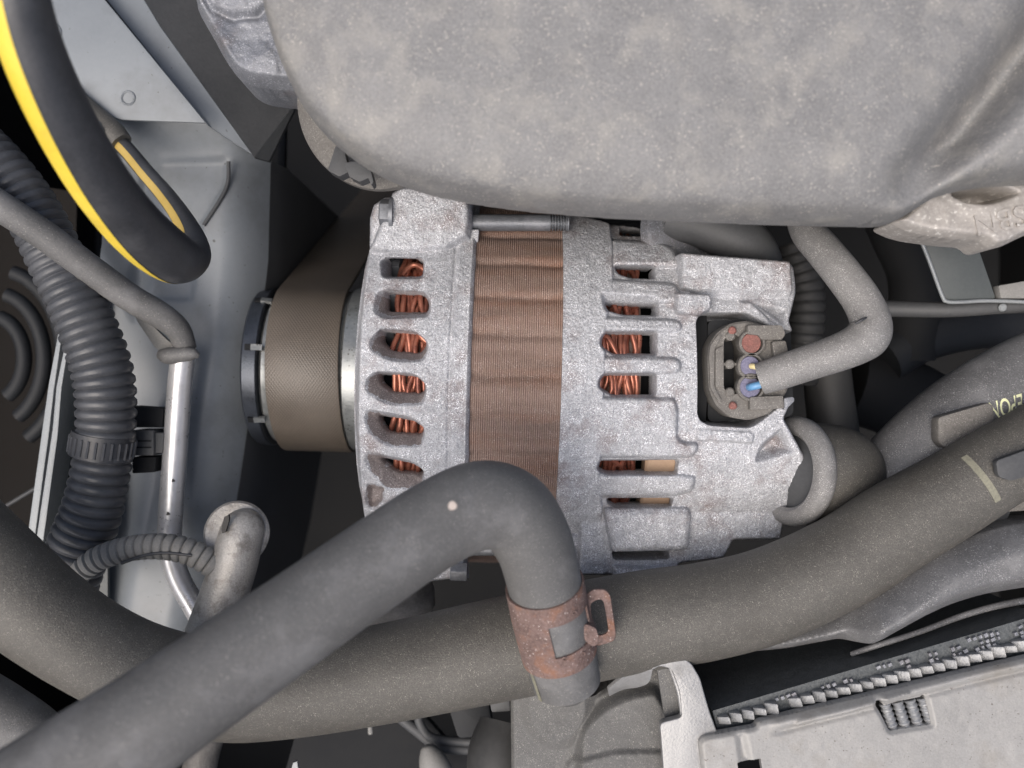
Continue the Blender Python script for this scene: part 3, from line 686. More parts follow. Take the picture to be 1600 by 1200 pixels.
slab('patch', [(1556, 720), (1640, 690), (1650, 730), (1580, 752), (1560, 745)], 98, 12, M_DARKG, lh, r=6, bevel=2)

uh = thing('coolant_hose', 'grey dusty rubber hose bending down onto the radiator neck, end held by a rusty clamp', 'hose', W(700, 900, 100))
UHC = pxpath([(-160, 1400, 470, 106), (60, 1246, 445, 97), (250, 1115, 405, 84), (430, 991, 350, 76), (600, 873, 290, 71), (690, 814, 255, 69), (752, 789, 230, 69), (800, 800, 208, 66), (832, 845, 180, 62), (848, 900, 150, 59), (860, 960, 124, 58), (874, 1020, 100, 56), (886, 1066, 82, 53)], 14)
V, F = tube_mesh(UHC, 60, wob=.008); obj('hose_body', V, F, M_HOSE1, uh)
k = station(UHC[:60], 704); p = UHC[int(k)]
disc('mud_spot', W(707, 790, p[2]+p[3]*.985), (-.02, .12, 1), 5.5, M_SPLASH, uh, depth=2, bev=.8, seg=12, wob=.06)
patch_on_tube(UHC, len(UHC)-30, len(UHC)-1, .95, 1.12, .5, 'paint_mark', M_PAINTMARK, uh, na=4)

# rusty spring clamp round that hose
clp = thing('hose_clamp', 'rusted brown spring clamp with square window round the grey hose end', 'clamp', W(868, 985, 90))
def clamp_band():
    n0, n1 = len(UHC)-40, len(UHC)-15
    P = UHC[n0:n1+1, :3]; R = UHC[n0:n1+1, 3]; T, N, B = frames(UHC[:, :3]); rf = np.array([0, 0, 1.0])
    na, nl = 120, 26; g = np.linspace(0, len(P)-1, nl); V = []
    for layer in (3.2, .3):
        for t in g:
            i = int(t); f = t-i; j = min(i+1, len(P)-1); p = P[i]*(1-f)+P[j]*f; r = R[i]*(1-f)+R[j]*f; tt = T[n0+i]
            n = rf-tt*(rf @ tt); n /= np.linalg.norm(n); b = np.cross(tt, n)
            for a in np.linspace(0, 2*math.pi, na, endpoint=False): V.append(p+(n*math.cos(a)+b*math.sin(a))*(r+layer))
    b0 = np.cross(T[n0], rf)
    def solid(i, j):
        if j < 0 or j >= nl-1: return False
        a = ((i+.5)/na*2*math.pi+math.pi) % (2*math.pi)-math.pi     # 0 faces up
        s = (j+.5)/(nl-1)
        aa = a*WSIGN
        if .27 < s < .74 and -.08 < aa < 1.2: return False
        edge = .06*math.sin(a*1.5)                                  # slightly skewed edges
        return True
    F = []; O = na*nl
    for i in range(na):
        k = (i+1) % na
        for j in range(nl-1):
            if not solid(i, j): continue
            q = (j*na+i, j*na+k, (j+1)*na+k, (j+1)*na+i)
            F.append(q); F.append(tuple(x+O for x in reversed(q)))
            if not solid(i, j-1): F.append((j*na+i, j*na+i+O, j*na+k+O, j*na+k))
            if not solid(i, j+1): F.append(((j+1)*na+k, (j+1)*na+k+O, (j+1)*na+i+O, (j+1)*na+i))
            if not solid((i-1) % na, j): F.append(((j+1)*na+i, (j+1)*na+i+O, j*na+i+O, j*na+i))
            if not solid((i+1) % na, j): F.append((j*na+k, j*na+k+O, (j+1)*na+k+O, (j+1)*na+k))
    return V, F
WSIGN = -1
V, F = clamp_band()
obj('band', V, F, M_RUST, clp, angle=40)
from mathutils.bvhtree import BVHTree
def hit_px(bv, px, py):
    c = Vector((0, 0, H)); d = (Vector(W(px, py, 0))-c).normalized(); h = bv.ray_cast(c, d); return np.array(h[0]) if h[0] else W(px, py, 100)
bvc = BVHTree.FromPolygons([tuple(v) for v in V], [tuple(f) for f in F])
ringo = np.array([W(*q) for q in ((908, 936, 132), (926, 921, 132), (946, 921, 130), (954, 930, 128), (963, 992, 108), (960, 1002, 106), (934, 1010, 106), (908, 1008, 110))])
ringi = np.array([W(*q) for q in ((922, 944, 128), (930, 938, 128), (940, 936, 127), (944, 942, 126), (951, 984, 110), (948, 990, 108), (936, 994, 109), (928, 990, 111))])
ring_slab('clamp_ear', rnd(ringo, 6), rnd(ringi, 4), 0, 5, M_RUST, clp, 1.2)
slab('squeeze_tab', [(910, 978), (916, 975), (932, 982), (936, 996), (934, 1008), (926, 1011), (914, 1002)], 150, 60, M_RUST, clp, r=4, bevel=3)
for (x, y) in ((882, 1029), (911, 1021), (897, 957)):
    V, F = lathe([(0, 3.2), (1.4, 3.0), (1.6, 2.2), (.6, 1.6)], hit_px(bvc, x, y)+np.array([0, 0, .3]), (.3, -.05, 1), 14, ref=(0, 1, 0)); obj('dimple', V, F, M_RUST, clp)

# ------------------------------------------------------------------ terminal boot right of the alternator
bt = thing('terminal_boot', 'dusty grey rubber cap with a thick rolled rim right of the alternator', 'rubber cap', W(1310, 740, -200))
D = np.array([.93, -.08, -.36]); O = W(1234, 736, -75)
V, F = lathe([(-2, 60), (-8, 66), (-9, 76), (-4, 86), (6, 91), (16, 90), (24, 84), (28, 79)], O, D, 64); obj('rolled_rim', V, F, M_SLEEVE, bt)
V, F = lathe([(18, 60), (24, 80), (50, 83), (90, 82), (120, 76), (145, 62), (158, 40), (164, 10), (164, .1)], O, D, 64); obj('boot_body', V, F, M_HOSE2, bt)
V, F = lathe([(2, 78), (6, 60), (-6, 30), (-8, .1)], O, D, 48); obj('inner_face', V, F, M_DARKG, bt)

# ------------------------------------------------------------------ engine cover
def cover():
    edge = [(380, -420), (402, -90), (412, 20), (440, 105), (470, 168), (500, 208), (545, 247), (600, 281), (660, 303), (730, 318), (820, 331), (960, 342), (1150, 350), (1320, 355), (1392, 355),
            (1420, 338), (1450, 318), (1490, 302), (1540, 293), (1620, 288), (1900, 300), (1900, -420)]
    zed = 235.0
    P = np.array([W(p[0], p[1]-5, zed-24) for p in edge])
    P = rnd(P, 40, 4)
    va, vb = W(1395, 352, zed), W(1660, 20, zed+30)     # the crease
    def f(X, Y):
        s = sdpoly(P, X, Y)
        rise = 62*np.sqrt(np.clip(1-(1-np.clip(s/95, 0, 1))**2, 0, 1))
        h = zed-24+rise+24*sstep(s, 0, 10)+.06*np.clip(s-60, 0, 900)
        d = (vb-va)[:2]; d = d/np.linalg.norm(d); sx = (X-va[0])*(-d[1])+(Y-va[1])*d[0]     # signed distance from the crease, + to its left
        al = (X-va[0])*d[0]+(Y-va[1])*d[1]
        crease = 80*np.exp(-(np.where(sx > 0, sx/42, sx/20))**2)*sstep(al, -60, 60)
        h = h-crease*np.clip(s/60, 0, 1)
        h = h-14*np.exp(-((s-40)/26)**2)*sstep(-X, 120, 300)*.5
        h += vnoise(X, Y, 260, 21)*5+vnoise(X, Y, 9, 23)*.5
        return h
    b = (P[:, 0].min()-20, 980, P[:, 1].min()-20, 900)
    o = relief('engine_cover', b, 4.0, f, M_COVER, None, sd=lambda X, Y: sdpoly(P, X, Y), skirt=30)
    tag(o, 'large dusty grey plastic engine cover across the top with a rounded lower edge', 'engine cover')
cover()

# cast flange under the cover's right corner, with raised letters
cf = thing('flange_casting', 'warm grey cast metal flange with raised letters under the right end of the engine cover', 'casting', W(1540, 335, 90))
cfz = 150.0
cfo = rnd(np.array([W(*p, cfz) for p in ((1396, 345), (1425, 322), (1470, 280), (1680, 260), (1700, 330), (1610, 366), (1575, 383), (1555, 387), (1542, 374), (1500, 371), (1450, 364), (1420, 356))]), 10)
cfp = rnd(np.array([W(*p, cfz) for p in ((1482, 303), (1500, 292), (1560, 285), (1600, 300), (1575, 312), (1545, 321), (1510, 317))]), 10)
def cfh(X, Y):
    s = sdpoly(cfo, X, Y); h = cfz-np.maximum(0, 9-s)**1.5*.8; q = sdpoly(cfp, X, Y)
    h = np.where(q > 0, h-60*sstep(q, 0, 9), h)+vnoise(X, Y, 12, 31)*1.6+vnoise(X, Y, 45, 32)*4
    return h
relief('flange_body', (470, 830, 170, 330), 2.0, cfh, M_CASTW, cf, sd=lambda X, Y: sdpoly(cfo, X, Y), skirt=60)
text_mesh('raised_letters', 'SBN', 42, M_CASTW, cf, W(1562, 343, cfz+.5), (0, 0, math.radians(180+12)), 2.2)

# cast bracket at the top left and throttle housing beside it
def cbr():
    z = 60.0
    P = rnd(np.array([W(*p, z) for p in ((290, -60), (300, 8), (318, 40), (340, 80), (362, 112), (384, 124), (420, 129), (480, 133), (560, 60), (560, -60))]), 16)
    g1 = np.array([W(*p, z) for p in ((318, -10), (330, 14), (362, 28), (400, 24), (424, 4))])
    def f(X, Y):
        s = sdpoly(P, X, Y); h = z-np.maximum(0, 14-s)**1.4*.9
        d = np.full(X.shape, 1e9)
        for a, b in zip(g1[:-1], g1[1:]):
            e = (b-a)[:2]; t = np.clip(((X-a[0])*e[0]+(Y-a[1])*e[1])/(e @ e), 0, 1); d = np.minimum(d, np.hypot(X-a[0]-e[0]*t, Y-a[1]-e[1]*t))
        h = h-7*np.exp(-(d/5)**2)+8*sstep(Y, W(0, 26, z)[1]-4, W(0, 10, z)[1]+10)
        h += vnoise(X, Y, 30, 41)*7+vnoise(X, Y, 9, 42)*2.2+vnoise(X, Y, 4, 43)*1.0
        return h
    o = relief('cast_bracket', (-500, -230, 430, 640), 2.0, f, M_CASTD, None, sd=lambda X, Y: sdpoly(P, X, Y), skirt=90)
    tag(o, 'pitted silver cast bracket in the upper left beside the engine cover', 'bracket')
cbr()
th = thing('throttle_housing', 'dark grey round housing half hidden behind the left edge of the engine cover', 'housing', W(560, 210, -60))
V, F = lathe([(-110, 122), (0, 128), (14, 122), (20, 108), (20, .1)], W(586, 170, 0), (-.15, -.3, .8), 64); obj('housing_body', V, F, M_CONN, th)
slab('clip', [(538, 254), (572, 250), (579, 266), (584, 284), (580, 290), (576, 278), (562, 284), (546, 276)], 48, 30, M_DARKG, th, r=2, bevel=1)
slab('bracket_arm', [(524, 228), (535, 224), (546, 268), (530, 276), (512, 266)], 36, 30, M_DARKG, th, r=3, bevel=1)

# ------------------------------------------------------------------ left side: body panels
rail = thing('frame_rail', 'pale blue grey painted frame rail running down the left behind the hoses', 'car body', W(320, 500, -420))
def rail_h():
    z0 = -250.0
    E = np.array([W(*p, z0) for p in ((398, -60), (400, 100), (396, 245), (392, 400), (374, 560), (346, 760), (322, 900), (300, 1000), (292, 1060))])
    step = np.array([W(*p, z0) for p in ((210, 250), (355, 246), (352, 290), (316, 352), (300, 470), (190, 470))])
    Fl = np.array([W(*p, z0) for p in ((150, 196), (205, 205), (245, 245), (250, 390), (210, 500), (150, 380))])
    def f(X, Y):
        ex = np.interp(Y, E[::-1, 1], E[::-1, 0]); d = X-ex
        h = np.full(X.shape, z0)
        h = h-np.where(d > -60, (d+60)**2/75, 0)                    # rounded shoulder
        
        s = sdpoly(step, X, Y); h = h-9*sstep(s, -4, 10)
        s2 = sdpoly(Fl, X, Y); h = h-30*sstep(s2, -10, 40)
        top = W(0, 246, z0)[1]; h = h+40*sstep(Y, top-6, top+70)
        h = h-30*sstep(-d, 120, 200)*sstep(-Y, -60, 200)
        h += vnoise(X, Y, 150, 51)*5
        return h
    E2 = np.vstack([W(397, 238, z0), E[E[:, 1] < W(0, 240, z0)[1]]]); E = E2
    out = np.vstack([np.c_[E[:, 0]+16, E[:, 1]], [[-760, -640], [-760, 560]], W(150, 150, z0)[:2], W(320, 192, z0)[:2]])
    relief('rail_top', (-780, -390, -660, 600), 4.0, f, M_PAINT, rail, sd=lambda X, Y: sdpoly(out, X, Y), skirt=6)
    n = len(E); V = []
    for (x, y, z) in E:
        for dx, dz in ((14, -66), (20, -86), (30, -130), (34, -700)): V.append((x+dx, y, z0+dz))
    F = [(i*4+j, i*4+j+1, (i+1)*4+j+1, (i+1)*4+j) for i in range(n-1) for j in range(3)]
    obj('rail_shaded_side', V, F, M_DARKG, rail, angle=80)  # same painted rail; its shade is put into the dark colour
rail_h()
seam = [(357, 252, -236, 3), (356, 285, -245, 3.2), (344, 312, -246, 3.2), (318, 352, -246, 3)]
tube('sealed_seam', seam, M_DARKG, rail, seg=8, n=5)
for x0, x1, m_, z in ((398, 410, M_DARKG, -430), (436, 448, M_DARK, -560)):
    slab('flange_strip', [(x0, 120), (x1, 120), (x1-4, 300), (x1-10, 470), (x0-12, 470), (x0-4, 300)], z, 20, m_, rail, bevel=3)
bp_ = thing('brace_plate', 'flat pale blue brace plate with a slanting edge at the upper left', 'car body', W(200, 90, -190))
slab('plate', [(40, -60), (115, -60), (322, 192), (300, 191), (190, 187), (138, 172), (104, 150), (40, 120)], -150, 7, M_PAINT, bp_, bevel=2)
for (x, y, r) in ((84, 50, 15), (200, 153, 14)):
    V, F = lathe([(-3, r), (0, r-1), (1.0, r-2.5), (0, r-4.5), (-1, r-5)], W(x, y, -149), (0, 0, 1), 32, ref=(0, 1, 0)); obj('weld_ring', V, F, M_PAINT, bp_)
bm_ = thing('slanting_beam', 'dark shaded slanting body beam between the pale plate and the cast bracket', 'car body', W(330, 120, -330))
slab('beam_top', [(118, -60), (190, -60), (250, 40), (396, 243), (330, 200), (324, 196)], [-185, -190, -195, -215, -205, -200], 10, M_PAINT, bm_, bevel=4)
slab('beam_shaded_side', [(190, -60), (440, -60), (470, 150), (420, 252), (397, 246), (250, 40)], [-192, -300, -330, -290, -217, -197], 10, M_DARKG, bm_)  # side turned away from the light, darkened by colour instead of paint tone
V, F = lathe([(-20, 20), (0, 20), (0, .1)], W(392, 152, -330), (-.5, 0, .9), 24); obj('oval_hole', V, F, M_BLACK, bm_)
# folded sheet edges on the far left
fs = thing('sheet_seam', 'two thin parallel galvanised sheet edges at the far left', 'car body', W(80, 680, -250))
slab('sheet_edge', [(95, 498), (100, 500), (84, 610), (76, 680), (46, 900), (34, 900), (66, 670), (76, 600)], [-170]*8, 60, M_EDGE, fs, bevel=1.5)
slab('sheet_edge', [(105, 520), (110, 520), (96, 606), (90, 680), (60, 900), (48, 900), (82, 670), (88, 604)], [-172]*8, 60, M_EDGE, fs, bevel=1.5)
slab('inner_skin', [(112, 500), (168, 430), (168, 990), (50, 990), (76, 820)], -235, 8, M_PAINTD, fs)
# bellows in the dark corner
for i, r in enumerate((46, 72, 98)):
    a = np.linspace(-1.1, 1.35, 26); c = W(-10, 560, -420); pts = [(c[0]+r*1.35*math.cos(t), c[1]+r*1.85*math.sin(t), -420-i*10, 15) for t in a]
    if i == 0: blw = thing('bellows', 'dark rubber bellows in the shadow at the left edge', 'rubber bellows', c)
    tube('fold', np.array(pts), M_DARK, blw, raw=True, seg=16)
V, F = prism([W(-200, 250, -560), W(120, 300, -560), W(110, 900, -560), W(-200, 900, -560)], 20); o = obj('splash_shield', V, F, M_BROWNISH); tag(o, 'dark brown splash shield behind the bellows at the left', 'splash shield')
tube_o = tube('brake_line', [(10, 790, -430, 3), (40, 772, -425, 3), (60, 760, -420, 3)], M_DARKG, None, seg=8, n=6); tag(tube_o, 'thin grey line in the dark corner at far left', 'pipe')

# ------------------------------------------------------------------ left side: hoses, conduits and pipes
cdt = thing('wiring_conduit', 'black corrugated wiring conduit curving down the left side with a ribbed band', 'conduit', W(160, 640, -200))
tube('conduit_body', [(-60, 200, -70, 40), (0, 262, -70, 42), (50, 330, -75, 43), (95, 420, -80, 44), (132, 500, -85, 45), (160, 580, -90, 46), (166, 650, -95, 45), (160, 720, -100, 44), (146, 790, -105, 46), (125, 850, -110, 48), (100, 920, -115, 50)], M_CONDUIT, cdt, seg=32, ribs=(17.5, .11, .35))
C = pxpath([(163, 676, -97, 47), (160, 697, -99, 47), (157, 714, -100, 47)], 6)
V, F = tube_mesh(C, 40); obj('band', V, F, M_RUBD, cdt)
for i in range(26):
    a = i*2*math.pi/26; T, N, B = frames(C[:, :3]); q = C[2], C[-3]
    pa = [np.r_[c[:3]+(N[0]*math.cos(a)+B[0]*math.sin(a))*c[3]*1.01, 2.2] for c in q]
    tube('ridge', np.array(pa), M_CONDUIT, cdt, raw=True, seg=6)
cc = thing('clip_connector', 'small dark connector block tucked between the conduit and the bright pipe', 'connector', W(230, 690, -240))
slab('block', [(206, 672), (240, 672), (240, 712), (206, 712)], -150, 60, M_DARKG, cc, bevel=3)
slab('latch', [(240, 676), (256, 676), (254, 708), (240, 708)], -158, 40, M_DARKG, cc, bevel=2)
slab('block', [(200, 634), (256, 638), (254, 668), (200, 668)], -170, 50, M_BLACK, cc, bevel=3)
slab('block', [(206, 714), (244, 714), (242, 738), (206, 740)], -160, 50, M_BLACK, cc, bevel=3)
for y in (688, 698): slab('groove', [(210, y), (236, y), (236, y+2), (210, y+2)], -149, 4, M_BLACK, cc)

ys = thing('striped_hose', 'black rubber hose with a bright yellow stripe looping back at the upper left', 'hose', W(200, 300, 0))
YC = pxpath([(10, -120, 440, 50), (24, -20, 425, 48), (52, 80, 390, 47.5), (96, 180, 340, 47), (150, 275, 270, 46), (206, 348, 195, 45), (252, 390, 125, 43), (282, 406, 70, 37), (303, 399, 28, 26), (302, 374, -8, 19.5), (283, 338, -45, 16), (258, 304, -85, 14.5), (230, 272, -115, 13.5), (196, 232, -140, 13), (160, 200, -155, 13)], 14)
V, F = tube_mesh(YC, 48, wob=.004); obj('hose_body', V, F, M_RUBD, ys)
def stripe(C, i0, i1, dirs, half, name, m, parent):
    P = C[:, :3]; T, N, B = frames(P); V = []; n = i1-i0; na = 9
    for i in range(i0, i1):
        t = (i-i0)/(n-1); d = np.array([np.interp(t, np.linspace(0, 1, len(dirs)), [q[k] for q in dirs]) for k in range(3)])
        d = d-T[i]*(d @ T[i]); d /= np.linalg.norm(d); b = np.cross(T[i], d); hw = half(t)
        for a in np.linspace(-hw, hw, na): V.append(P[i]+(d*math.cos(a)+b*math.sin(a))*(C[i, 3]+.7))
    F = [(i*na+j, i*na+j+1, (i+1)*na+j+1, (i+1)*na+j) for i in range(n-1) for j in range(na-1)]
    return obj(name, V, F, m, parent)
stripe(YC, 4, 100, [(-.5, -.2, .85), (-.52, -.34, .8), (-.52, -.52, .66), (-.55, -.72, .42), (-.55, -.9, .05)], lambda t: .56*(1-.3*t), 'yellow_stripe', M_YEL, ys)
stripe(YC, 108, 186, [(-.7, -.3, .7), (-.5, -.05, .85), (-.3, -.2, .95), (-.3, -.2, .95), (-.3, -.2, .95)], lambda t: .46, 'yellow_stripe', M_YELD, ys)
tube('cuff', [(189, 225, -138, 19), (174, 210, -140, 22), (142, 186, -142, 25), (100, 156, -140, 28)], M_HOSE2, ys, seg=28, n=6)
tube('cuff_bolt', [(153, 192, -116, 4), (158, 205, -110, 4)], M_EDGE, ys, seg=8, n=4)
tube('cuff_bolt', [(148, 236, -116, 4), (153, 248, -110, 4)], M_EDGE, ys, seg=8, n=4)

rh = thing('rubber_hose', 'thin grey rubber hose crossing the conduit and joining the bright pipe', 'hose', W(150, 440, -80))
tube('hose_body', [(-80, 270, 20, 24), (0, 322, 5, 24), (70, 368, -25, 23.5), (140, 420, -60, 23), (205, 466, -95, 22), (250, 492, -120, 21), (278, 515, -140, 19), (290, 545, -160, 17)], M_HOSE1, rh, seg=28)
slab('clip_leaf', [(203, 478), (215, 486), (262, 532), (286, 548), (262, 564), (240, 540), (216, 505)], [-150, -150, -165, -160, -165, -170, -160], 12, M_LOOM, rh, r=6, bevel=2)
tube('end_collar', [(250, 553, -150, 8), (262, 556, -146, 13), (282, 554, -142, 12), (300, 553, -142, 10), (311, 556, -145, 4)], M_HOSE1, rh, seg=18, n=6)
sp = thing('aluminium_pipe', 'bright bare aluminium pipe running down beside the frame rail', 'pipe', W(270, 760, -260))
tube('pipe_body', [(288, 540, -165, 18), (281, 600, -170, 18.5), (274, 700, -175, 18.5), (267, 800, -180, 18.5), (266, 850, -182, 18), (278, 900, -180, 17.5), (305, 950, -172, 17.5), (350, 1030, -160, 17.5)], M_PIPE, sp, seg=32)
for (x, y) in ((271, 699), (263, 732), (270, 751), (262, 803)):
    disc('scuff', W(x, y, -157), (-.1, 0, 1), 3.0, M_INK, sp, depth=2, bev=.8, seg=10, wob=.3)

lm = thing('wiring_loom', 'short dusty split corrugated loom arching from the conduit to the flanged pipe', 'loom', W(230, 870, -120))
tube('loom_body', [(112, 912, -85, 18), (130, 888, -78, 20), (165, 868, -70, 20), (210, 856, -64, 20), (255, 854, -60, 20.5), (295, 862, -62, 21), (330, 880, -70, 21), (350, 896, -80, 21)], M_LOOM, lm, seg=26, ribs=(14.5, .24, .62))
tube('split_line', [(190, 880, -48, 2.6), (225, 868, -42, 2.6), (260, 864, -39, 2.6), (300, 868, -42, 2.6)], M_RUBD, lm, seg=8, n=8)
fp = thing('flanged_pipe', 'weathered steel pipe with a round flange and a black ink mark', 'pipe', W(360, 900, -220))
V, F = lathe([(-9, 20), (-9, 48), (-4, 54), (2, 54), (6, 50), (6, 42), (3, 20)], W(370, 833, -104), (.1, .22, .95), 56); obj('flange', V, F, M_PIPE2, fp)
tube('pipe_body', [(388, 806, -120, 14), (384, 818, -104, 30), (377, 836, -90, 34), (366, 880, -84, 36), (350, 930, -82, 37), (332, 980, -80, 38), (300, 1060, -80, 38)], M_PIPE2, fp, seg=40)
slab('ink_mark', [(346, 826), (350, 808), (357, 804), (358, 812), (352, 832), (347, 834)], [-50, -50, -50, -50, -50, -50], 7, M_INK, fp, r=2)

# ------------------------------------------------------------------ right side
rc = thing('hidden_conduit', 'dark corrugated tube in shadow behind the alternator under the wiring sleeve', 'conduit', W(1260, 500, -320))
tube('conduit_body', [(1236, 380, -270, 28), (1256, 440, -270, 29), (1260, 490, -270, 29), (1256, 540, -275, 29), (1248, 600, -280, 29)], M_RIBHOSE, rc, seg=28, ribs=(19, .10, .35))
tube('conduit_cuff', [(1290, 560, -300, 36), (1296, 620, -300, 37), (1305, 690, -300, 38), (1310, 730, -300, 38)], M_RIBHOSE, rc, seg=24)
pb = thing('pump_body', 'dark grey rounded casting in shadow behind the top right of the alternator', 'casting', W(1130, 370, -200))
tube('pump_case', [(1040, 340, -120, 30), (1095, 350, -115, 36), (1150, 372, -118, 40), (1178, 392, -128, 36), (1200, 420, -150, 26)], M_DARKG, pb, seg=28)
V, F = lathe([(-16, 60), (-10, 76), (8, 76), (14, 66), (14, .1)], W(1060, 368, -140), (.55, .1, .9), 40); obj('pump_flange', V, F, M_CASTD, pb)
sbk = thing('steel_bracket', 'grey green bent steel bracket with a pale folded edge at the right', 'bracket', W(1500, 420, -160))
slab('bracket_leaf', [(1428, 350), (1516, 350), (1556, 466), (1488, 474), (1478, 468), (1470, 455)], [-95, -95, -120, -122, -121, -120], 8, M_PAINTD, sbk, r=5, bevel=1.5)
tube('folded_edge', [(1432, 358, -92, 3.0), (1452, 408, -104, 3), (1472, 462, -116, 3), (1480, 471, -118, 3.2), (1500, 472, -118, 3.2), (1550, 470, -118, 3.2), (1650, 474, -118, 3.2)], M_EDGE, sbk, seg=10)
tube('cross_tube', [(1380, 482, -180, 13), (1480, 484, -150, 12), (1560, 480, -140, 11), (1660, 476, -136, 11)], M_DARKG, sbk, seg=20)
slab('stiffener', [(1560, 446), (1640, 432), (1640, 466), (1564, 466)], -110, 20, M_LOOM, sbk, bevel=3)
disc('rivet', W(1568, 481, -122), (0, -.3, 1), 7, M_EDGE, sbk, depth=4, bev=2)
it = thing('intake_hose', 'black rubber intake hose with yellow lettering rising to the right edge', 'hose', W(1500, 650, -140))
ITC = pxpath([(1330, 800, -150, 60), (1400, 745, -130, 66), (1462, 690, -110, 70), (1530, 640, -95, 72), (1620, 592, -85, 74), (1740, 540, -80, 74)], 12)
V, F = tube_mesh(ITC, 44); obj('hose_body', V, F, M_DUCT, it)
slab('clip_block', [(1466, 652), (1545, 629), (1553, 634), (1554, 668), (1478, 702), (1466, 690)], [-16, -10, -10, -12, -16, -16], 26, M_CONN, it, r=6, bevel=4)
sgn = text_mesh('yellow_lettering', 'AWEPON', 40, M_PRINT, it, W(1600, 629, 0), (0, 0, math.radians(198)), 0, shear=.3)
from mathutils.bvhtree import BVHTree
bvh = BVHTree.FromPolygons([tuple(v) for v in V], [tuple(f) for f in F])
for v in sgn.data.vertices: v.co.x *= .5
Rm = Matrix.Rotation(math.radians(198), 3, 'Z'); c0 = W(1600, 629, 0)
for v in sgn.data.vertices:
    p = Vector(c0)+(Rm @ v.co)/S; hit = bvh.ray_cast(Vector((p.x, p.y, 200)), Vector((0, 0, -1)))[0]
    if hit: v.co.z = (hit.z+.7)*S
cl2 = thing('duct_clip', 'dusty grey plastic clip under the right end of the thick hose', 'clip', W(1550, 800, -60))
slab('clip_body', [(1530, 790), (1640, 762), (1640, 795), (1568, 800), (1555, 790)], 10, 60, M_CONN, cl2, r=4, bevel=4)
slab('clip_foot', [(1522, 790), (1580, 798), (1572, 816), (1520, 832)], -10, 60, M_DARKG, cl2, r=4, bevel=4)
dk = thing('air_duct', 'scuffed black plastic air duct curving out from under the thick hose at lower right', 'duct', W(1420, 930, -120))
def duct():
    z = 70.0
    P = rnd(np.array([W(*p, z-34) for p in ((1040, 1030), (1150, 1022), (1300, 978), (1380, 925), (1440, 880), (1490, 848), (1560, 824), (1700, 800), (1720, 905), (1600, 919), (1540, 929), (1483, 946), (1446, 963), (1398, 990), (1372, 1005), (1250, 1035), (1060, 1060))]), 20)
    lip = np.array([W(*p, z) for p in ((1358, 950), (1366, 975), (1374, 1000))])
    def f(X, Y):
        s = sdpoly(P, X, Y); h = z+10-np.maximum(0, 34-s)**1.7*.12
        x0 = W(1372, 0, z)[0]; h = h-52*(1-sstep(X, x0-30, x0+8))-.14*np.maximum(0, x0-X)
        h += vnoise(X, Y, 60, 61)*3
        return h
    relief('duct_body', (200, 930, -490, -170), 2.5, f, M_DUCT, dk, sd=lambda X, Y: sdpoly(P, X, Y), skirt=60)
    tube('lower_lip', [(1330, 1022, -20, 4), (1372, 1008, 0, 4.5), (1440, 986, -10, 4.5), (1510, 960, -14, 5), (1580, 942, -14, 5.5), (1690, 925, -14, 6)], M_DUCT, dk, seg=14)
duct()
# dark things deep in the right
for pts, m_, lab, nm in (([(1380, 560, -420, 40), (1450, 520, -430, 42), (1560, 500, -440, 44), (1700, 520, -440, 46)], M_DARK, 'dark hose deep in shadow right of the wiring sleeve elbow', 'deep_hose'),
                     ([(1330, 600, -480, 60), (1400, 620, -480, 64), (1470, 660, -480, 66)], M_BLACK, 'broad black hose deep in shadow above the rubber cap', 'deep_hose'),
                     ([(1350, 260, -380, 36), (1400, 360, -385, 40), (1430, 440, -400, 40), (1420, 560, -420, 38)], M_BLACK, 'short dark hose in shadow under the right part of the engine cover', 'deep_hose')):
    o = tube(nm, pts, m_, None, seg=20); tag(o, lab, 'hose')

# ------------------------------------------------------------------ radiator, bottom right
rd = thing('radiator', 'weathered silver radiator top plate with a row of fins along its edge at lower right', 'radiator', W(1400, 1130, -100))
RZ = 60.0
plate = rnd(np.array([W(*p, RZ) for p in ((1092, 1160), (1100, 1152), (1182, 1138), (1186, 1130), (1400, 1078), (1640, 1020), (1660, 1300), (1110, 1320))]), 8)
slotp = rnd(np.array([W(*p, RZ) for p in ((1366, 1094), (1376, 1092), (1384, 1106), (1404, 1100), (1442, 1092), (1447, 1088), (1458, 1134), (1392, 1144))]), 3)
hole = np.array([W(*p, RZ) for p in ((1152, 1192), (1188, 1185), (1194, 1220), (1156, 1220))])
rib = rnd(np.array([W(*p, RZ) for p in ((1238, 1128), (1246, 1120), (1420, 1076), (1424, 1084), (1300, 1122), (1250, 1136), (1240, 1135))]), 6)
chan = np.array([W(*p, RZ) for p in ((1150, 1148), (1164, 1145), (1174, 1190), (1156, 1192))])
pl0, pl1 = W(1120, 1130, 42), W(1640, 1000, 42)
dv = (pl1-pl0); Ld = np.linalg.norm(dv); dv /= Ld; nv = np.array([-dv[1], dv[0], 0])
def radh(X, Y):
    s = sdpoly(plate, X, Y); h = RZ-np.maximum(0, 6-s)**1.5*.5
    h = h+5*sstep(sdpoly(rib, X, Y), 0, 6)
    h = h-6*sstep(sdpoly(chan, X, Y), -4, 8)
    h = h-5*(1-sstep(-sdpoly(slotp, X, Y), 0, 6))
    el = (X-pl0[0])*dv[1]*-1+(Y-pl0[1])*dv[0]; al = (X-pl0[0])*dv[0]+(Y-pl0[1])*dv[1]
    lip = sstep(al, 70, 90)
    h = h+lip*(5*np.exp(-((el+16)/7)**2)-4*np.exp(-((el+29)/4)**2))
    h += vnoise(X, Y, 90, 71)*3.5+vnoise(X, Y, 14, 72)*.9
    return h
def rad_sd(X, Y):
    return np.minimum(np.minimum(sdpoly(plate, X, Y), -sdpoly(slotp, X, Y)), -sdpoly(hole, X, Y))
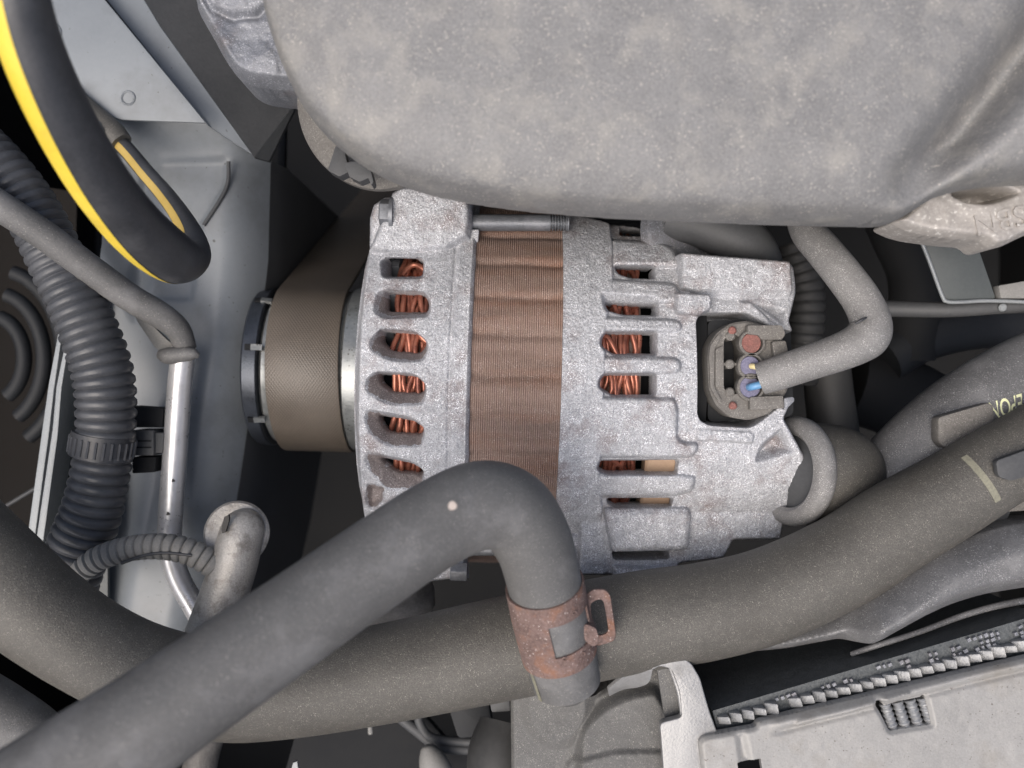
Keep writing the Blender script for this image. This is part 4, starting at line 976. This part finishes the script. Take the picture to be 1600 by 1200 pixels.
relief('top_plate', (260, 840, -680, -380), 1.6, radh, M_RAD, rd, sd=rad_sd, skirt=14)
# core block and its fins, row of bright teeth
mb = MB(); A = pl0+nv*2; B_ = pl1+nv*2
V = [A+np.array([0, 0, -14])-nv*30, B_+np.array([0, 0, -14])-nv*30, B_+nv*34+np.array([0, 0, -14]), A+nv*12+np.array([0, 0, -14])]
V2, F2 = prism(V, 420); obj('core', V2, F2, M_CORE, rd, smooth=False)
for i in range(28):
    c = pl0+dv*(12+i*Ld/28); rot = math.atan2(dv[1], dv[0])
    if i in (5,): continue
    w_ = 17+random.uniform(-1.5, 2.5)
    V, F = box((0, 0, 0), w_, 15+random.uniform(-4, 3), 26)
    V = np.array(V); V[[4, 7], 2] -= 13; q = rot+random.uniform(-.12, .12); ca, sa = math.cos(q), math.sin(q)
    V = np.c_[V[:, 0]*ca-V[:, 1]*sa, V[:, 0]*sa+V[:, 1]*ca, V[:, 2]]+c+np.array([0, 0, -8])
    obj('fin', V, F, M_FIN, rd, bevel=2.5)
fm = MB()
for j in range(4):
    for i in range(int(Ld/9)):
        wj = i*9/Ld
        if 6+j*8 > 2+26*wj or random.random() < .35: continue
        c = pl0+dv*(i*9)+nv*(10+j*8+random.uniform(-1, 1))+np.array([0, 0, -12])
        V, F = box(c, random.uniform(3, 7), random.uniform(3, 6), 8, math.atan2(dv[1], dv[0])+.25); fm.add(V, F)
fm.build('fin_rows', M_CASTD, rd, kind='stuff', smooth=False)
for i in range(4):
    x = 1384+i*19.5
    a, b = W(x-2, 1098-i*3, 44), W(x+12, 1142-i*3.6, 44)
    C = np.array([[*(a+(b-a)*t), 8.0] for t in np.linspace(0, 1, 30)]); mod = 1+.14*np.sin(np.linspace(0, 1, 30)*2*math.pi*5.5)
    V, F = tube_mesh(C, 12, mod); obj('fin', V, F, M_FIN, rd)
V, F = prism([W(1350, 1080, 28), W(1475, 1070, 28), W(1480, 1150, 28), W(1360, 1160, 28)], 10); obj('slot_bottom', V, F, M_BLACK, rd)

# plastic tank with neck, and the metal strap
tk = thing('radiator_tank', 'dusty dark plastic radiator tank with the hose neck at the bottom middle', 'radiator tank', W(900, 1150, -120))
def tankh():
    z = 0.0
    P = rnd(np.array([W(*p, z) for p in ((797, 1074), (850, 1066), (930, 1100), (952, 1090), (1010, 1050), (1050, 1050), (1090, 1130), (1110, 1320), (800, 1320))]), 8)
    dome = rnd(np.array([W(*p, z) for p in ((900, 1145), (918, 1122), (948, 1098), (985, 1082), (1030, 1074), (1080, 1150), (1100, 1320), (890, 1320))]), 14)
    low = rnd(np.array([W(*p, z) for p in ((880, 1210), (900, 1188), (960, 1172), (1050, 1170), (1060, 1320), (880, 1320))]), 10)
    nk = W(872, 1110, z)
    def f(X, Y):
        s = sdpoly(P, X, Y); h = z-34-np.maximum(0, 6-s)**1.5*.8
        h = h+26*sstep(sdpoly(dome, X, Y), 0, 16)+.02*(Y+900)*0
        h = h+8*sstep(sdpoly(low, X, Y), 0, 9)
        d = np.hypot(X-nk[0], (Y-nk[1])*.8); h = np.maximum(h, z-20-np.maximum(0, d-44)*.8)
        dl = np.abs((X-W(865, 0, z)[0])*.8+(Y-W(0, 1170, z)[1])*.6)
        h += vnoise(X, Y, 40, 81)*2.5+vnoise(X, Y, 6, 82)*.8
        return h
    relief('tank_body', (-20, 320, -700, -440), 1.6, f, M_TANK, tk, sd=lambda X, Y: sdpoly(P, X, Y), skirt=150)
tankh()
tube('neck', [(878, 1040, 88, 40), (884, 1060, 60, 41), (882, 1058, 10, 42), (874, 1058, -60, 44)], M_TANK, tk, seg=36)
st = thing('metal_strap', 'bright aluminium hook shaped strap over the tank beside the radiator plate', 'bracket', W(1060, 1110, -20))
def ribbon(name, rows, thick, m, parent, n=8):
    """rows: (px,py,z) left edge, (px,py,z) right edge"""
    L_ = spline(np.array([W(*r[0]) for r in rows]), n); R_ = spline(np.array([W(*r[1]) for r in rows]), n); k = len(L_)
    t = np.gradient((L_+R_)/2, axis=0); nn = np.cross(R_-L_, t); nn /= np.linalg.norm(nn, axis=1)[:, None]; nn *= np.sign(nn[:, 2:3]+1e-9)
    V = np.vstack([L_, R_, L_-nn*thick, R_-nn*thick]); F = []
    for i in range(k-1): F += [(i, i+1, k+i+1, k+i), (2*k+i, 3*k+i, 3*k+i+1, 2*k+i+1), (i, 2*k+i, 2*k+i+1, i+1), (k+i, k+i+1, 3*k+i+1, 3*k+i)]
    F += [(0, k, 3*k, 2*k), (k-1, 3*k-1, 4*k-1, 2*k-1)]
    return obj(name, V, F, m, parent, bevel=1.2, angle=40)
ribbon('strap_hook', [((950, 1078, 6), (952, 1088, -14)), ((968, 1062, 22), (974, 1078, -2)), ((988, 1048, 36), (998, 1074, 10)), ((1006, 1036, 48), (1014, 1066, 30)), ((1030, 1030, 54), (1020, 1046, 46))], 6, M_STRAP, st)
V, F = prism(rnd(np.array([W(*p) for p in ((1012, 1037, 50), (1030, 1028, 54), (1062, 1026, 54), (1080, 1036, 54), (1094, 1060, 52), (1108, 1110, 50), (1122, 1148, 48), (1100, 1156, 48), (1120, 1320, 46), (1046, 1320, 46), (1031, 1130, 48), (1066, 1121, 50), (1062, 1080, 50), (1050, 1046, 52), (1030, 1040, 52), (1020, 1048, 46))]), 7), 16)
obj('strap_plate', V, F, M_STRAP, st, bevel=3, segs=3)
slab('strap_back', [(1026, 1042), (1050, 1046), (1064, 1086), (1068, 1122), (1040, 1128)], [30, 30, 24, 20, 20], 10, M_TANK, st)
tube('strap_ridge', [(1046, 1040, 46, 3), (1060, 1080, 44, 3.5), (1067, 1122, 44, 3.5)], M_STRAP, st, seg=10)

# ------------------------------------------------------------------ shadowy things under the hoses at the bottom
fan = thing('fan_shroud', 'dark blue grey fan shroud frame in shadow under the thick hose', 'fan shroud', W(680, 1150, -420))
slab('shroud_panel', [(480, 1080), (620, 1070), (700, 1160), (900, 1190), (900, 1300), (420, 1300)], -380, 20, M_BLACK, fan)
tube('shroud_rib', [(610, 1108, -340, 8), (650, 1140, -340, 9), (690, 1166, -340, 9), (760, 1172, -340, 8)], M_DARKG, fan, seg=12)
tube('shroud_rib', [(655, 1108, -330, 6), (656, 1130, -330, 7), (680, 1154, -330, 7), (760, 1160, -330, 7)], M_DARKG, fan, seg=12)
slab('mount', [(760, 1070), (794, 1064), (798, 1112), (768, 1114)], -150, 60, M_DARKG, fan, bevel=4)
slab('mount', [(694, 1086), (760, 1078), (772, 1150), (716, 1154)], -260, 40, M_DARK, fan, r=8, bevel=4)
slab('bracket', [(1096, 1062), (1160, 1050), (1168, 1096), (1104, 1108)], -300, 40, M_PAINTD, fan, r=6, bevel=4)
slab('bracket', [(1180, 1050), (1230, 1042), (1236, 1070), (1186, 1080)], -340, 40, M_PAINTD, fan, r=6, bevel=4)
o = tube('motor_cap', [(690, 1230, -300, 28), (676, 1190, -280, 22), (668, 1170, -275, 12), (666, 1164, -275, 3)], M_LOOM, None, seg=24, n=6); tag(o, 'brownish rounded cap at the bottom edge under the thick hose', 'cap')
o = tube('lower_pipe', [(790, 1240, -140, 60), (780, 1180, -150, 50), (790, 1130, -170, 40)], M_RIBHOSE, None, seg=28, n=6); tag(o, 'dark rounded hose end left of the radiator tank', 'hose')
o = tube('lower_hose', [(-80, 1075, -60, 52), (0, 1120, -60, 50), (60, 1160, -70, 46), (110, 1230, -80, 46)], M_HOSE1, None, seg=28); tag(o, 'grey hose in the bottom left corner under the two large hoses', 'hose')
o = tube('stub_pipe', [(330, 1140, -120, 24), (316, 1180, -110, 26), (300, 1260, -105, 26)], M_DARKMET, None, seg=24); tag(o, 'short worn metal pipe at the bottom behind the grey coolant hose', 'pipe')
o = tube('rusty_fitting', [(560, 960, -240, 36), (600, 945, -230, 40), (640, 930, -222, 42), (668, 918, -222, 30), (676, 915, -224, 4)], M_DARKMET, None, seg=32); tag(o, 'mottled rusty pipe fitting between the two large hoses', 'pipe fitting')
o = slab('wiper_blade', [(458, 1192), (464, 1190), (468, 1215), (452, 1215)], -160, 6, M_EDGE); o.name = 'metal_tip'; tag(o, 'tiny pale metal tip at the bottom edge', 'metal tip')
o = tube('cable_tie', [(574, 1116, -300, 4), (578, 1134, -298, 4), (579, 1146, -300, 4)], M_LOOM, None, seg=8, n=4); tag(o, 'thin pale cable tie end hanging below the thick hose', 'cable tie')
print('tris', sum(len(o.data.polygons) for o in bpy.data.objects if o.type == 'MESH'))
